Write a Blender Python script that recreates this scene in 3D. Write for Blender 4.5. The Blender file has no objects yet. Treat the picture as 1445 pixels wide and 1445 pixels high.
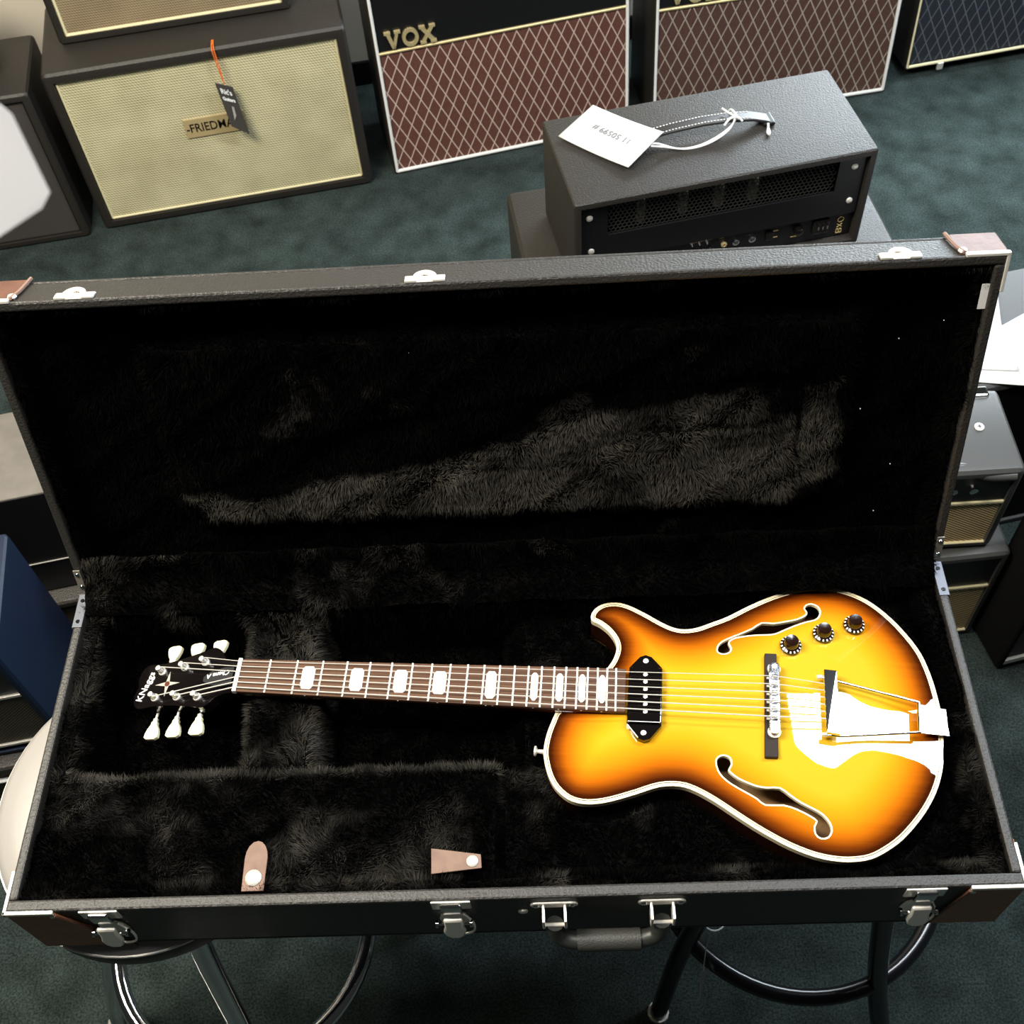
import bpy, bmesh, math, random
import numpy as np
from mathutils import Matrix, Vector
from mathutils.geometry import delaunay_2d_cdt
random.seed(4)
C = bpy.context.scene.collection
S = bpy.context.scene
R = math.radians

# ------------------------------------------------------------------ camera
cam = bpy.data.cameras.new('camera'); cam_o = bpy.data.objects.new('camera', cam); C.objects.link(cam_o)
cr = [[0.9984046965847919, 0.04040636026259297, 0.039438406252776885],
      [-0.009887844507664778, 0.8128108147718317, -0.5824438255496777],
      [-0.05559039816750521, 0.5811246909969539, 0.8119136667105054]]
mw = Matrix.Identity(4)
for i in range(3):
    for j in range(3): mw[i][j] = cr[i][j]
mw[0][3], mw[1][3], mw[2][3] = 0.60689, -0.38079, 2.12551
cam_o.matrix_world = mw
cam.sensor_width = 36.0; cam.sensor_fit = 'HORIZONTAL'; cam.lens = 1641.494873517688/1445*36
cam.dof.use_dof = True; cam.dof.focus_distance = 1.40; cam.dof.aperture_fstop = 15.0
cam.clip_start = 0.02
S.camera = cam_o
# ------------------------------------------------------------------ world, lights, exposure
S.view_settings.view_transform = 'Standard'; S.view_settings.look = 'None'
S.view_settings.gamma = 1.0; S.view_settings.use_curve_mapping = False
S.view_settings.exposure = 0.22
w = bpy.data.worlds.new('world'); S.world = w; w.use_nodes = True
w.node_tree.nodes['Background'].inputs[0].default_value = (0.95, 1.0, 0.94, 1)
w.node_tree.nodes['Background'].inputs[1].default_value = 0.018
def area(name, loc, target, sx, sy, power, col):
    l = bpy.data.lights.new(name, 'AREA'); l.shape = 'RECTANGLE'; l.size = sx; l.size_y = sy; l.energy = power; l.color = col
    o = bpy.data.objects.new(name, l); C.objects.link(o); o.location = loc
    o.rotation_euler = (Vector(target)-Vector(loc)).to_track_quat('-Z', 'Y').to_euler()
    return o
area('ceiling_panel_light', (2.06, 1.00, 2.75), (2.06, 0.99, 0), 1.62, 0.30, 66, (0.88, 0.94, 1.0))
area('window_light', (1.85, 3.04, 1.30), (1.5, 1.5, 0.0), 1.8, 0.8, 115, (0.80, 0.92, 1.0))
area('shop_light', (-0.75, 0.50, 2.85), (-0.5, 1.2, 0.2), 1.1, 0.6, 100, (1.0, 0.92, 0.76))
area('rim_fill_light', (0.45, 0.10, 2.85), (0.45, 0.10, 0), 2.0, 0.16, 27, (1.0, 0.97, 0.92))  # added fill lamp without a known source, lifts the case rims

# ------------------------------------------------------------------ materials
MATS = {}
def nodes_of(m): return m.node_tree.nodes, m.node_tree.links
def mat(name, col, rough=0.5, metal=0.0, spec=0.5, bump=0.0, bscale=200.0, var=0.0, vscale=20.0, col2=None, coat=0.0, sheen=0.0, bdist=0.001):
    if name in MATS: return MATS[name]
    m = bpy.data.materials.new(name); m.use_nodes = True; N, L = nodes_of(m)
    b = N['Principled BSDF']; b.inputs['Base Color'].default_value = (*col, 1)
    b.inputs['Roughness'].default_value = rough; b.inputs['Metallic'].default_value = metal
    b.inputs['Specular IOR Level'].default_value = spec; b.inputs['Coat Weight'].default_value = coat
    b.inputs['Coat Roughness'].default_value = 0.03; b.inputs['Sheen Weight'].default_value = sheen
    tc = N.new('ShaderNodeTexCoord')
    if bump > 0:
        n = N.new('ShaderNodeTexNoise'); n.inputs['Scale'].default_value = bscale; n.inputs['Detail'].default_value = 4
        bp = N.new('ShaderNodeBump'); bp.inputs['Strength'].default_value = bump; bp.inputs['Distance'].default_value = bdist
        L.new(tc.outputs['Object'], n.inputs['Vector']); L.new(n.outputs['Fac'], bp.inputs['Height']); L.new(bp.outputs['Normal'], b.inputs['Normal'])
    if col2 is not None:
        n = N.new('ShaderNodeTexNoise'); n.inputs['Scale'].default_value = vscale; n.inputs['Detail'].default_value = 5
        r = N.new('ShaderNodeValToRGB'); r.color_ramp.elements[0].position = 0.5-var; r.color_ramp.elements[1].position = 0.5+var
        r.color_ramp.elements[0].color = (*col, 1); r.color_ramp.elements[1].color = (*col2, 1)
        L.new(tc.outputs['Object'], n.inputs['Vector']); L.new(n.outputs['Fac'], r.inputs['Fac']); L.new(r.outputs['Color'], b.inputs['Base Color'])
    MATS[name] = m; return m
tolex = mat('black tolex', (0.021, 0.0180, 0.0155), 0.48, bump=0.6, bscale=300, spec=0.5, bdist=0.002)
case_tolex = mat('case tolex', (0.018, 0.0165, 0.015), 0.50, bump=0.9, bscale=330, spec=0.65, bdist=0.0013)
blue_tolex = mat('blue tolex', (0.0018, 0.010, 0.034), 0.5, bump=0.5, bscale=400)
grey_tolex = mat('grey tolex', (0.11, 0.10, 0.088), 0.6, bump=0.5, bscale=350, col2=(0.15, 0.135, 0.12), var=0.2, vscale=25)
satin = mat('satin black vinyl', (0.052, 0.052, 0.050), 0.38, bump=0.12, bscale=300)
black = mat('black panel', (0.006, 0.006, 0.007), 0.35)
matte = mat('matte black', (0.004, 0.004, 0.004), 0.8, spec=0.12)
gloss_black = mat('gloss black plastic', (0.004, 0.003, 0.003), 0.08, coat=0.5)
chrome = mat('chrome', (0.80, 0.80, 0.82), 0.09, 1.0)
nickel = mat('nickel', (0.88, 0.85, 0.78), 0.34, 0.55)
gold = mat('gold', (0.78, 0.64, 0.34), 0.38, 0.6)
goldpaint = mat('gold paint', (0.55, 0.42, 0.18), 0.5)
white = mat('white piping', (0.80, 0.80, 0.78), 0.45)
cream = mat('cream piping', (0.72, 0.66, 0.42), 0.45)
paper = mat('white paper', (0.60, 0.60, 0.59), 0.8)
leather = mat('brown leather', (0.085, 0.036, 0.024), 0.5, bump=0.3, bscale=150, col2=(0.12, 0.055, 0.036), var=0.2, vscale=40)
tan = mat('tan suede', (0.17, 0.105, 0.080), 0.75, bump=0.3, bscale=300, col2=(0.23, 0.145, 0.11), var=0.2, vscale=60)
bind = mat('cream binding', (0.86, 0.74, 0.50), 0.22, coat=0.4)
pearl = mat('pearl inlay', (0.88, 0.88, 0.85), 0.2)
peg = mat('cream peg plastic', (0.86, 0.82, 0.55), 0.25)
neckm = mat('neck mahogany', (0.11, 0.018, 0.006), 0.12, coat=0.6)
ebony = mat('ebony', (0.022, 0.014, 0.011), 0.6, bump=0.1, bscale=300, spec=0.25)
steel = mat('string steel', (0.85, 0.82, 0.76), 0.45, 0.55)
fretm = mat('fret wire', (0.85, 0.82, 0.76), 0.4, 0.5)
inner = mat('bare inner wood', (0.30, 0.17, 0.07), 0.6)
redinlay = mat('red inlay', (0.10, 0.025, 0.015), 0.3)
abalone = mat('abalone inlay', (0.42, 0.38, 0.33), 0.3)
orange = mat('orange string', (0.75, 0.16, 0.02), 0.6)
skin_o = mat('peach paper', (0.75, 0.38, 0.18), 0.7)
knobm = mat('amber black knob', (0.012, 0.004, 0.002), 0.1, coat=0.6)
seatm = mat('grey vinyl seat', (0.33, 0.315, 0.30), 0.38, bump=0.15, bscale=150)
seatside = mat('dark vinyl seat side', (0.03, 0.026, 0.024), 0.45)
darkmetal = mat('black painted tube', (0.006, 0.006, 0.008), 0.22)
cream_wall = mat('cream wall paint', (0.74, 0.67, 0.56), 0.8)
tubeglass = mat('valve glass', (0.45, 0.42, 0.32), 0.15, 0.7)
badge_m = mat('tan badge', (0.42, 0.33, 0.17), 0.4)
ink = mat('faint ink', (0.16, 0.16, 0.18), 0.7)
carpet = mat('carpet', (0.016, 0.023, 0.021), 0.95, spec=0.1, bump=0.8, bscale=520, col2=(0.042, 0.059, 0.057), var=0.22, vscale=13, bdist=0.004)
def carpet_detail():
    N, L = nodes_of(carpet); b = N['Principled BSDF']; src = b.inputs['Base Color'].links[0].from_socket
    tc = N.new('ShaderNodeTexCoord'); n = N.new('ShaderNodeTexNoise'); n.inputs['Scale'].default_value = 260; n.inputs['Detail'].default_value = 3
    mr = N.new('ShaderNodeMapRange'); mr.inputs[1].default_value = 0.35; mr.inputs[2].default_value = 0.68; mr.inputs[3].default_value = 0.55; mr.inputs[4].default_value = 1.6
    mx = N.new('ShaderNodeVectorMath'); mx.operation = 'SCALE'
    L.new(tc.outputs['Object'], n.inputs['Vector']); L.new(n.outputs['Fac'], mr.inputs[0]); L.new(src, mx.inputs[0]); L.new(mr.outputs[0], mx.inputs['Scale']); L.new(mx.outputs[0], b.inputs['Base Color'])
carpet_detail()

def M_(N, op, a, b=None):
    n = N.new('ShaderNodeMath'); n.operation = op
    return n
def mathn(N, L, op, a, b=None, c=None):
    n = N.new('ShaderNodeMath'); n.operation = op
    for i, v in enumerate((a, b, c)):
        if v is None: continue
        if isinstance(v, (int, float)): n.inputs[i].default_value = v
        else: L.new(v, n.inputs[i])
    return n.outputs[0]
def diamond_cloth(name, ca, cb, line, pw=0.035, ph=0.071, th=0.085):
    m = bpy.data.materials.new(name); m.use_nodes = True; N, L = nodes_of(m); b = N['Principled BSDF']
    tc = N.new('ShaderNodeTexCoord'); sp = N.new('ShaderNodeSeparateXYZ'); L.new(tc.outputs['Object'], sp.inputs[0])
    u = mathn(N, L, 'DIVIDE', sp.outputs[0], pw); v = mathn(N, L, 'DIVIDE', sp.outputs[2], ph)
    outs = []
    for op in ('ADD', 'SUBTRACT'):
        s = mathn(N, L, op, u, v); fr = mathn(N, L, 'FRACT', mathn(N, L, 'ADD', s, 100.0)); d = mathn(N, L, 'ABSOLUTE', mathn(N, L, 'SUBTRACT', fr, 0.5))
        outs.append(mathn(N, L, 'GREATER_THAN', d, 0.5-th/2))
    ln = mathn(N, L, 'MAXIMUM', outs[0], outs[1])
    no = N.new('ShaderNodeTexNoise'); no.inputs['Scale'].default_value = 260; L.new(tc.outputs['Object'], no.inputs['Vector'])
    mc = N.new('ShaderNodeMix'); mc.data_type = 'RGBA'; mc.inputs['A'].default_value = (*ca, 1); mc.inputs['B'].default_value = (*cb, 1); L.new(no.outputs['Fac'], mc.inputs['Factor'])
    m2 = N.new('ShaderNodeMix'); m2.data_type = 'RGBA'; L.new(ln, m2.inputs['Factor']); L.new(mc.outputs['Result'], m2.inputs['A']); m2.inputs['B'].default_value = (*line, 1)
    L.new(m2.outputs['Result'], b.inputs['Base Color']); b.inputs['Roughness'].default_value = 0.7
    bp = N.new('ShaderNodeBump'); bp.inputs['Strength'].default_value = 0.4; bp.inputs['Distance'].default_value = 0.002; L.new(ln, bp.inputs['Height']); L.new(bp.outputs['Normal'], b.inputs['Normal'])
    return m
vox_cloth = diamond_cloth('brown diamond cloth', (0.045, 0.013, 0.009), (0.16, 0.060, 0.043), (0.56, 0.44, 0.37))
vox_cloth2 = diamond_cloth('brown diamond cloth darker', (0.035, 0.014, 0.010), (0.11, 0.050, 0.038), (0.38, 0.33, 0.27))
grey_cloth = diamond_cloth('black diamond cloth', (0.008, 0.011, 0.018), (0.014, 0.020, 0.032), (0.10, 0.11, 0.13))
def weave_cloth(name, ca, cb, pitch=0.0052, ang=1, rough=0.7, bump=0.5, shear=0.5):
    m = bpy.data.materials.new(name); m.use_nodes = True; N, L = nodes_of(m); b = N['Principled BSDF']
    tc = N.new('ShaderNodeTexCoord'); sp = N.new('ShaderNodeSeparateXYZ'); L.new(tc.outputs['Object'], sp.inputs[0])
    u = mathn(N, L, 'DIVIDE', sp.outputs[0], pitch/6.283); v = mathn(N, L, 'DIVIDE', sp.outputs[2], pitch/6.283)
    a = mathn(N, L, 'SINE', mathn(N, L, 'ADD', u, mathn(N, L, 'MULTIPLY', v, shear)))
    c = mathn(N, L, 'SINE', mathn(N, L, 'ADD', v, 0.0)) if ang else a
    s = mathn(N, L, 'MULTIPLY_ADD', mathn(N, L, 'ADD', a, c), 0.25, 0.5)
    no = N.new('ShaderNodeTexNoise'); no.inputs['Scale'].default_value = 9; L.new(tc.outputs['Object'], no.inputs['Vector'])
    s2 = mathn(N, L, 'ADD', s, mathn(N, L, 'MULTIPLY_ADD', no.outputs['Fac'], 0.5, -0.25))
    mc = N.new('ShaderNodeMix'); mc.data_type = 'RGBA'; mc.inputs['A'].default_value = (*ca, 1); mc.inputs['B'].default_value = (*cb, 1); L.new(s2, mc.inputs['Factor'])
    L.new(mc.outputs['Result'], b.inputs['Base Color']); b.inputs['Roughness'].default_value = rough
    bp = N.new('ShaderNodeBump'); bp.inputs['Strength'].default_value = bump; bp.inputs['Distance'].default_value = 0.001; L.new(s, bp.inputs['Height']); L.new(bp.outputs['Normal'], b.inputs['Normal'])
    return m
cream_cloth = weave_cloth('cream basket cloth', (0.22, 0.19, 0.085), (0.80, 0.75, 0.50), pitch=0.0072)
brown_cloth = weave_cloth('brown basket cloth', (0.11, 0.075, 0.04), (0.36, 0.28, 0.17), pitch=0.0062)
dark_cloth = weave_cloth('dark basket cloth', (0.025, 0.022, 0.02), (0.07, 0.06, 0.055))
gold_cloth = weave_cloth('gold striped cloth', (0.09, 0.05, 0.018), (0.95, 0.72, 0.38), pitch=0.010, ang=0, shear=1.6)
stripe_cloth = weave_cloth('dim striped cloth', (0.02, 0.016, 0.008), (0.10, 0.08, 0.05), pitch=0.008, ang=0, shear=-1.2)
speck_cloth = weave_cloth('speckled black cloth', (0.006, 0.006, 0.006), (0.035, 0.035, 0.034), pitch=0.004)

def top_material():
    m = bpy.data.materials.new('sunburst lacquer'); m.use_nodes = True; N, L = nodes_of(m); b = N['Principled BSDF']
    at = N.new('ShaderNodeAttribute'); at.attribute_name = 'burst'
    tc = N.new('ShaderNodeTexCoord'); mp = N.new('ShaderNodeMapping'); mp.inputs['Scale'].default_value = (3, 160, 3)
    n = N.new('ShaderNodeTexNoise'); n.inputs['Scale'].default_value = 1.5; n.inputs['Detail'].default_value = 4
    L.new(tc.outputs['Object'], mp.inputs[0]); L.new(mp.outputs[0], n.inputs['Vector'])
    s = mathn(N, L, 'ADD', at.outputs['Fac'], mathn(N, L, 'MULTIPLY_ADD', n.outputs['Fac'], 0.06, -0.03))
    r = N.new('ShaderNodeValToRGB'); e = r.color_ramp.elements
    e[0].position = 0.0; e[0].color = (0.020, 0.004, 0.001, 1); e[1].position = 1.0; e[1].color = (0.60, 0.355, 0.020, 1)
    for p, c in ((0.07, (0.045, 0.008, 0.001)), (0.17, (0.16, 0.032, 0.002)), (0.32, (0.42, 0.105, 0.003)), (0.52, (0.55, 0.205, 0.006)), (0.78, (0.60, 0.300, 0.010))):
        x = e.new(p); x.color = (*c, 1)
    L.new(s, r.inputs['Fac']); L.new(r.outputs['Color'], b.inputs['Base Color'])
    b.inputs['Roughness'].default_value = 0.6; b.inputs['Specular IOR Level'].default_value = 0.0; b.inputs['Coat Weight'].default_value = 1.0; b.inputs['Coat Roughness'].default_value = 0.012; b.inputs['Coat IOR'].default_value = 1.6
    return m
burst_m = top_material()
def rosewood_m():
    m = bpy.data.materials.new('rosewood'); m.use_nodes = True; N, L = nodes_of(m); b = N['Principled BSDF']
    tc = N.new('ShaderNodeTexCoord'); mp = N.new('ShaderNodeMapping'); mp.inputs['Scale'].default_value = (8, 260, 8)
    n = N.new('ShaderNodeTexNoise'); n.inputs['Scale'].default_value = 1.2; n.inputs['Detail'].default_value = 5
    r = N.new('ShaderNodeValToRGB'); e = r.color_ramp.elements; e[0].position = 0.3; e[0].color = (0.055, 0.026, 0.015, 1); e[1].position = 0.7; e[1].color = (0.125, 0.064, 0.038, 1)
    L.new(tc.outputs['Object'], mp.inputs[0]); L.new(mp.outputs[0], n.inputs['Vector']); L.new(n.outputs['Fac'], r.inputs['Fac']); L.new(r.outputs['Color'], b.inputs['Base Color'])
    b.inputs['Roughness'].default_value = 0.6; b.inputs['Specular IOR Level'].default_value = 0.2
    return m
rosewood = rosewood_m()
def fur_m(name, lo, hi, scale, cut=0.5, wid=0.12):
    m = bpy.data.materials.new(name); m.use_nodes = True; N, L = nodes_of(m); b = N['Principled BSDF']
    tc = N.new('ShaderNodeTexCoord'); n = N.new('ShaderNodeTexNoise'); n.inputs['Scale'].default_value = scale; n.inputs['Detail'].default_value = 3
    at = N.new('ShaderNodeAttribute'); at.attribute_name = 'nap_shade'
    s = mathn(N, L, 'MULTIPLY_ADD', at.outputs['Fac'], 0.30, n.outputs['Fac'])  # nap tone plus painted sheen and shade drive the plush colour
    mr = N.new('ShaderNodeMapRange'); mr.inputs[1].default_value = cut-wid; mr.inputs[2].default_value = cut+wid; L.new(s, mr.inputs[0])
    mc = N.new('ShaderNodeMix'); mc.data_type = 'RGBA'; mc.inputs['A'].default_value = (*lo, 1); mc.inputs['B'].default_value = (*hi, 1); L.new(mr.outputs[0], mc.inputs['Factor'])
    L.new(tc.outputs['Object'], n.inputs['Vector']); L.new(mc.outputs['Result'], b.inputs['Base Color'])
    b.inputs['Roughness'].default_value = 0.75; b.inputs['Specular IOR Level'].default_value = 0.03
    return m
plush = fur_m('black plush', (0.0008, 0.0007, 0.0007), (0.050, 0.046, 0.040), 11, 0.73, 0.12)
plush_base = mat('plush backing', (0.0012, 0.0011, 0.0011), 0.9, spec=0.05)

# ------------------------------------------------------------------ geometry helpers
class MB:
    def __init__(s): s.v = []; s.f = []
    def add(s, vs, fs):
        n = len(s.v); s.v += [tuple(p) for p in vs]; s.f += [tuple(i+n for i in f) for f in fs]; return s
    def box(s, x0, x1, y0, y1, z0, z1):
        return s.add([(x0,y0,z0),(x1,y0,z0),(x1,y1,z0),(x0,y1,z0),(x0,y0,z1),(x1,y0,z1),(x1,y1,z1),(x0,y1,z1)],
                     [(0,3,2,1),(4,5,6,7),(0,1,5,4),(1,2,6,5),(2,3,7,6),(3,0,4,7)])
    def cyl(s, p0, p1, r0, r1=None, n=16):
        r1 = r0 if r1 is None else r1; p0 = Vector(p0); p1 = Vector(p1); a = (p1-p0).normalized()
        u = a.orthogonal().normalized(); w_ = a.cross(u); vs = []
        for p, r in ((p0, r0), (p1, r1)):
            for i in range(n):
                t = 2*math.pi*i/n; vs.append(p+u*(r*math.cos(t))+w_*(r*math.sin(t)))
        fs = [(i, (i+1) % n, n+(i+1) % n, n+i) for i in range(n)]+[tuple(reversed(range(n))), tuple(range(n, 2*n))]
        return s.add(vs, fs)
    def lathe(s, prof, c, n=24, axis=(0, 0, 1)):
        c = Vector(c); a = Vector(axis).normalized(); u = a.orthogonal().normalized(); w_ = a.cross(u); vs = []
        for r, h in prof:
            for i in range(n):
                t = 2*math.pi*i/n; vs.append(c+a*h+u*(r*math.cos(t))+w_*(r*math.sin(t)))
        fs = []
        for k in range(len(prof)-1):
            for i in range(n): fs.append((k*n+i, k*n+(i+1) % n, (k+1)*n+(i+1) % n, (k+1)*n+i))
        fs.append(tuple(reversed(range(n)))); fs.append(tuple(range((len(prof)-1)*n, len(prof)*n)))
        return s.add(vs, fs)
    def tube(s, pts, r, n=8, closed=False):
        P = [Vector(p) for p in pts]; m = len(P); vs = []; up = None
        rr = r if isinstance(r, (list, tuple)) else [r]*m
        for k in range(m):
            if closed: t = (P[(k+1) % m]-P[k-1]).normalized()
            else: t = (P[min(k+1, m-1)]-P[max(k-1, 0)]).normalized()
            if up is None: up = t.orthogonal().normalized()
            up = (up-t*up.dot(t)).normalized(); w_ = t.cross(up)
            for i in range(n):
                a = 2*math.pi*i/n; vs.append(P[k]+up*(rr[k]*math.cos(a))+w_*(rr[k]*math.sin(a)))
        fs = []
        for k in range(m if closed else m-1):
            k2 = (k+1) % m
            for i in range(n): fs.append((k*n+i, k*n+(i+1) % n, k2*n+(i+1) % n, k2*n+i))
        if not closed: fs += [tuple(reversed(range(n))), tuple(range((m-1)*n, m*n))]
        return s.add(vs, fs)
    def prism(s, poly, z0, z1):
        n = len(poly); A = sum(poly[i][0]*poly[(i+1) % n][1]-poly[(i+1) % n][0]*poly[i][1] for i in range(n))
        if A < 0: poly = poly[::-1]
        return s.add([(x, y, z0) for x, y in poly]+[(x, y, z1) for x, y in poly],
                     [tuple(reversed(range(n))), tuple(range(n, 2*n))]+[(i, (i+1) % n, n+(i+1) % n, n+i) for i in range(n)])
    def prism_xz(s, poly, y0, y1):          # outline in x,z, extruded along y
        t = MB().prism(poly, -y1, -y0)
        return s.add([(x, -z, y) for x, y, z in t.v], t.f)
    def rect_tube(s, x0, x1, z0, z1, y, r):  # piping round a rectangle in the xz plane
        for a, b in (((x0,z0),(x1,z0)), ((x1,z0),(x1,z1)), ((x1,z1),(x0,z1)), ((x0,z1),(x0,z0))):
            s.cyl((a[0], y, a[1]), (b[0], y, b[1]), r, n=8)
        return s
    def build(s, name, m, parent=None, smooth=False, bevel=0.0, kind=None, seg=2):
        me = bpy.data.meshes.new(name); me.from_pydata(s.v, [], s.f); me.update()
        me.materials.append(m); o = bpy.data.objects.new(name, me); C.objects.link(o)
        if parent is not None: o.parent = parent
        if smooth:
            me.polygons.foreach_set('use_smooth', [True]*len(me.polygons))
            try: me.set_sharp_from_angle(angle=R(40))
            except Exception: pass
        if bevel > 0:
            b = o.modifiers.new('bevel', 'BEVEL'); b.width = bevel; b.segments = seg; b.limit_method = 'ANGLE'; b.angle_limit = R(40)
        if kind: o['kind'] = kind
        return o
def thing(name, label, cat, loc=(0, 0, 0), rz=0.0, group=None):
    o = bpy.data.objects.new(name, None); C.objects.link(o); o.empty_display_size = 0.05
    o.location = loc; o.rotation_euler = (0, 0, R(rz)); o['label'] = label; o['category'] = cat
    if group: o['group'] = group
    return o
def tag(o, label, cat, group=None):
    o['label'] = label; o['category'] = cat
    if group: o['group'] = group
    return o
def struct(o): o['kind'] = 'structure'; return o
def text(name, body, size, m, parent, M, ext=0.0004, align='CENTER', bold=0.0, sx=1.0, shear=0.0):
    cu = bpy.data.curves.new('t', 'FONT'); cu.body = body; cu.size = size; cu.extrude = ext; cu.align_x = align; cu.align_y = 'CENTER'; cu.offset = bold; cu.shear = shear; cu.resolution_u = 3
    t = bpy.data.objects.new('t', cu); C.objects.link(t); dg = bpy.context.evaluated_depsgraph_get(); dg.update()
    me = bpy.data.meshes.new_from_object(t.evaluated_get(dg)); bpy.data.objects.remove(t)
    me.transform(M @ Matrix.Diagonal((sx, 1, 1, 1))); me.materials.clear(); me.materials.append(m); me.name = name
    o = bpy.data.objects.new(name, me); C.objects.link(o); o.parent = parent; return o
def frontM(x, y, z, roll=0.0):   # text standing upright in a plane facing -y
    return Matrix.Translation((x, y, z)) @ Matrix.Rotation(R(roll), 4, 'Y') @ Matrix.Rotation(R(90), 4, 'X')
def catmull(P, k=4, closed=False):
    out = []; n = len(P); rng = range(n) if closed else range(n-1)
    for i in rng:
        p0 = P[i-1] if (closed or i > 0) else P[i]; p1 = P[i]; p2 = P[(i+1) % n]; p3 = P[(i+2) % n] if (closed or i+2 < n) else p2
        for j in range(k):
            t = j/k
            out.append(tuple(0.5*((2*p1[a])+(-p0[a]+p2[a])*t+(2*p0[a]-5*p1[a]+4*p2[a]-p3[a])*t*t+(-p0[a]+3*p1[a]-3*p2[a]+p3[a])*t**3) for a in range(len(p1))))
    if not closed: out.append(tuple(P[-1]))
    return out
def fast_tris(name, V, m, parent, attr=None, kind='stuff'):
    n = len(V)//3; me = bpy.data.meshes.new(name); me.vertices.add(n*3); me.vertices.foreach_set('co', V.astype(np.float32).ravel())
    me.loops.add(n*3); me.loops.foreach_set('vertex_index', np.arange(n*3, dtype=np.int32)); me.polygons.add(n)
    me.polygons.foreach_set('loop_start', np.arange(0, n*3, 3, dtype=np.int32)); me.update(calc_edges=True)
    if attr is not None:
        a = me.attributes.new('nap_shade', 'FLOAT', 'POINT'); a.data.foreach_set('value', np.repeat(attr, 3).astype(np.float32))
    me.materials.append(m); o = bpy.data.objects.new(name, me); C.objects.link(o); o.parent = parent; o['kind'] = kind; return o
def pile(name, V, T, count, length, width, m, parent, seed, comb=(0, 0, 0), nap_shade=None):
    rg = np.random.default_rng(seed); V = np.asarray(V, float); T = np.asarray(T)
    A, B, D = V[T[:, 0]], V[T[:, 1]], V[T[:, 2]]; N = np.cross(B-A, D-A); ar = np.linalg.norm(N, axis=1); N = N/np.maximum(ar, 1e-12)[:, None]
    idx = rg.choice(len(T), count, p=ar/ar.sum()); r1 = np.sqrt(rg.random(count)); r2 = rg.random(count)
    P = A[idx]*(1-r1)[:, None]+B[idx]*(r1*(1-r2))[:, None]+D[idx]*(r1*r2)[:, None]; n = N[idx]
    f = lambda k: np.stack([np.sin(P@np.array(a)+b) for a, b in (((61*k, 23*k, 17*k), 1.0), ((-29*k, 53*k, 41*k), 2.1), ((37*k, -47*k, 31*k), 0.4))], 1)
    tdir = 0.65*f(1.0)+0.5*f(2.7)[:, [1, 2, 0]]+0.35*rg.normal(size=(count, 3))+np.array(comb)
    d = n*0.75+tdir*0.5; d /= np.linalg.norm(d, axis=1)[:, None]
    L = length*(0.6+0.7*rg.random(count))[:, None]
    side = np.cross(d, rg.normal(size=(count, 3))); side /= np.linalg.norm(side, axis=1)[:, None]; side *= width*0.5
    out = np.empty((count, 3, 3)); out[:, 0] = P-side; out[:, 1] = P+side; out[:, 2] = P+d*L
    return fast_tris(name, out.reshape(-1, 3), m, parent, None if nap_shade is None else nap_shade(P))
def grid_mesh(x0, x1, nx, y0, y1, ny, h):
    X, Y = np.meshgrid(np.linspace(x0, x1, nx), np.linspace(y0, y1, ny)); Z = h(X, Y)
    V = np.stack([X, Y, Z], -1).reshape(-1, 3); F = []
    for j in range(ny-1):
        for i in range(nx-1): a = j*nx+i; F.append((a, a+1, a+nx+1, a+nx))
    F = np.array(F); T = np.concatenate([F[:, [0, 1, 2]], F[:, [0, 2, 3]]]); return V, F, T
def poly_sd(px, py, poly):
    d = np.full(px.shape, 1e9); ins = np.zeros(px.shape, bool); n = len(poly)
    for i in range(n):
        ax, ay = poly[i]; bx, by = poly[(i+1) % n]; ex, ey = bx-ax, by-ay
        t_ = np.clip(((px-ax)*ex+(py-ay)*ey)/(ex*ex+ey*ey+1e-15), 0, 1); d = np.minimum(d, np.hypot(px-ax-t_*ex, py-ay-t_*ey))
        c_ = ((ay > py) != (by > py)) & (px < (bx-ax)*(py-ay)/(by-ay+1e-15)+ax); ins ^= c_
    return np.where(ins, d, -d)
def sst(a, b, x): t = np.clip((x-a)/(b-a), 0, 1); return t*t*(3-2*t)

# ------------------------------------------------------------------ the room
fl = MB().box(-4, 5, -3, 4.5, -0.05, 0).build('floor', carpet); struct(fl)
wy = R(11)
def wall_pt(s, off=0.0): return (0.06+s*math.cos(wy)-off*math.sin(wy), 2.80+s*math.sin(wy)+off*math.cos(wy))
wb = MB()
def slab(mb, s0, s1, o0, o1, z0, z1):
    p = [wall_pt(s0, o0), wall_pt(s1, o0), wall_pt(s1, o1), wall_pt(s0, o1)]; return mb.prism(p, z0, z1)
slab(wb, -4, 5, 0, 0.1, 0, 2.9); struct(wb.build('wall_back', cream_wall))
bb = MB(); slab(bb, -4, 5, -0.012, 0, 0, 0.075); struct(bb.build('baseboard_back', matte))

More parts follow.
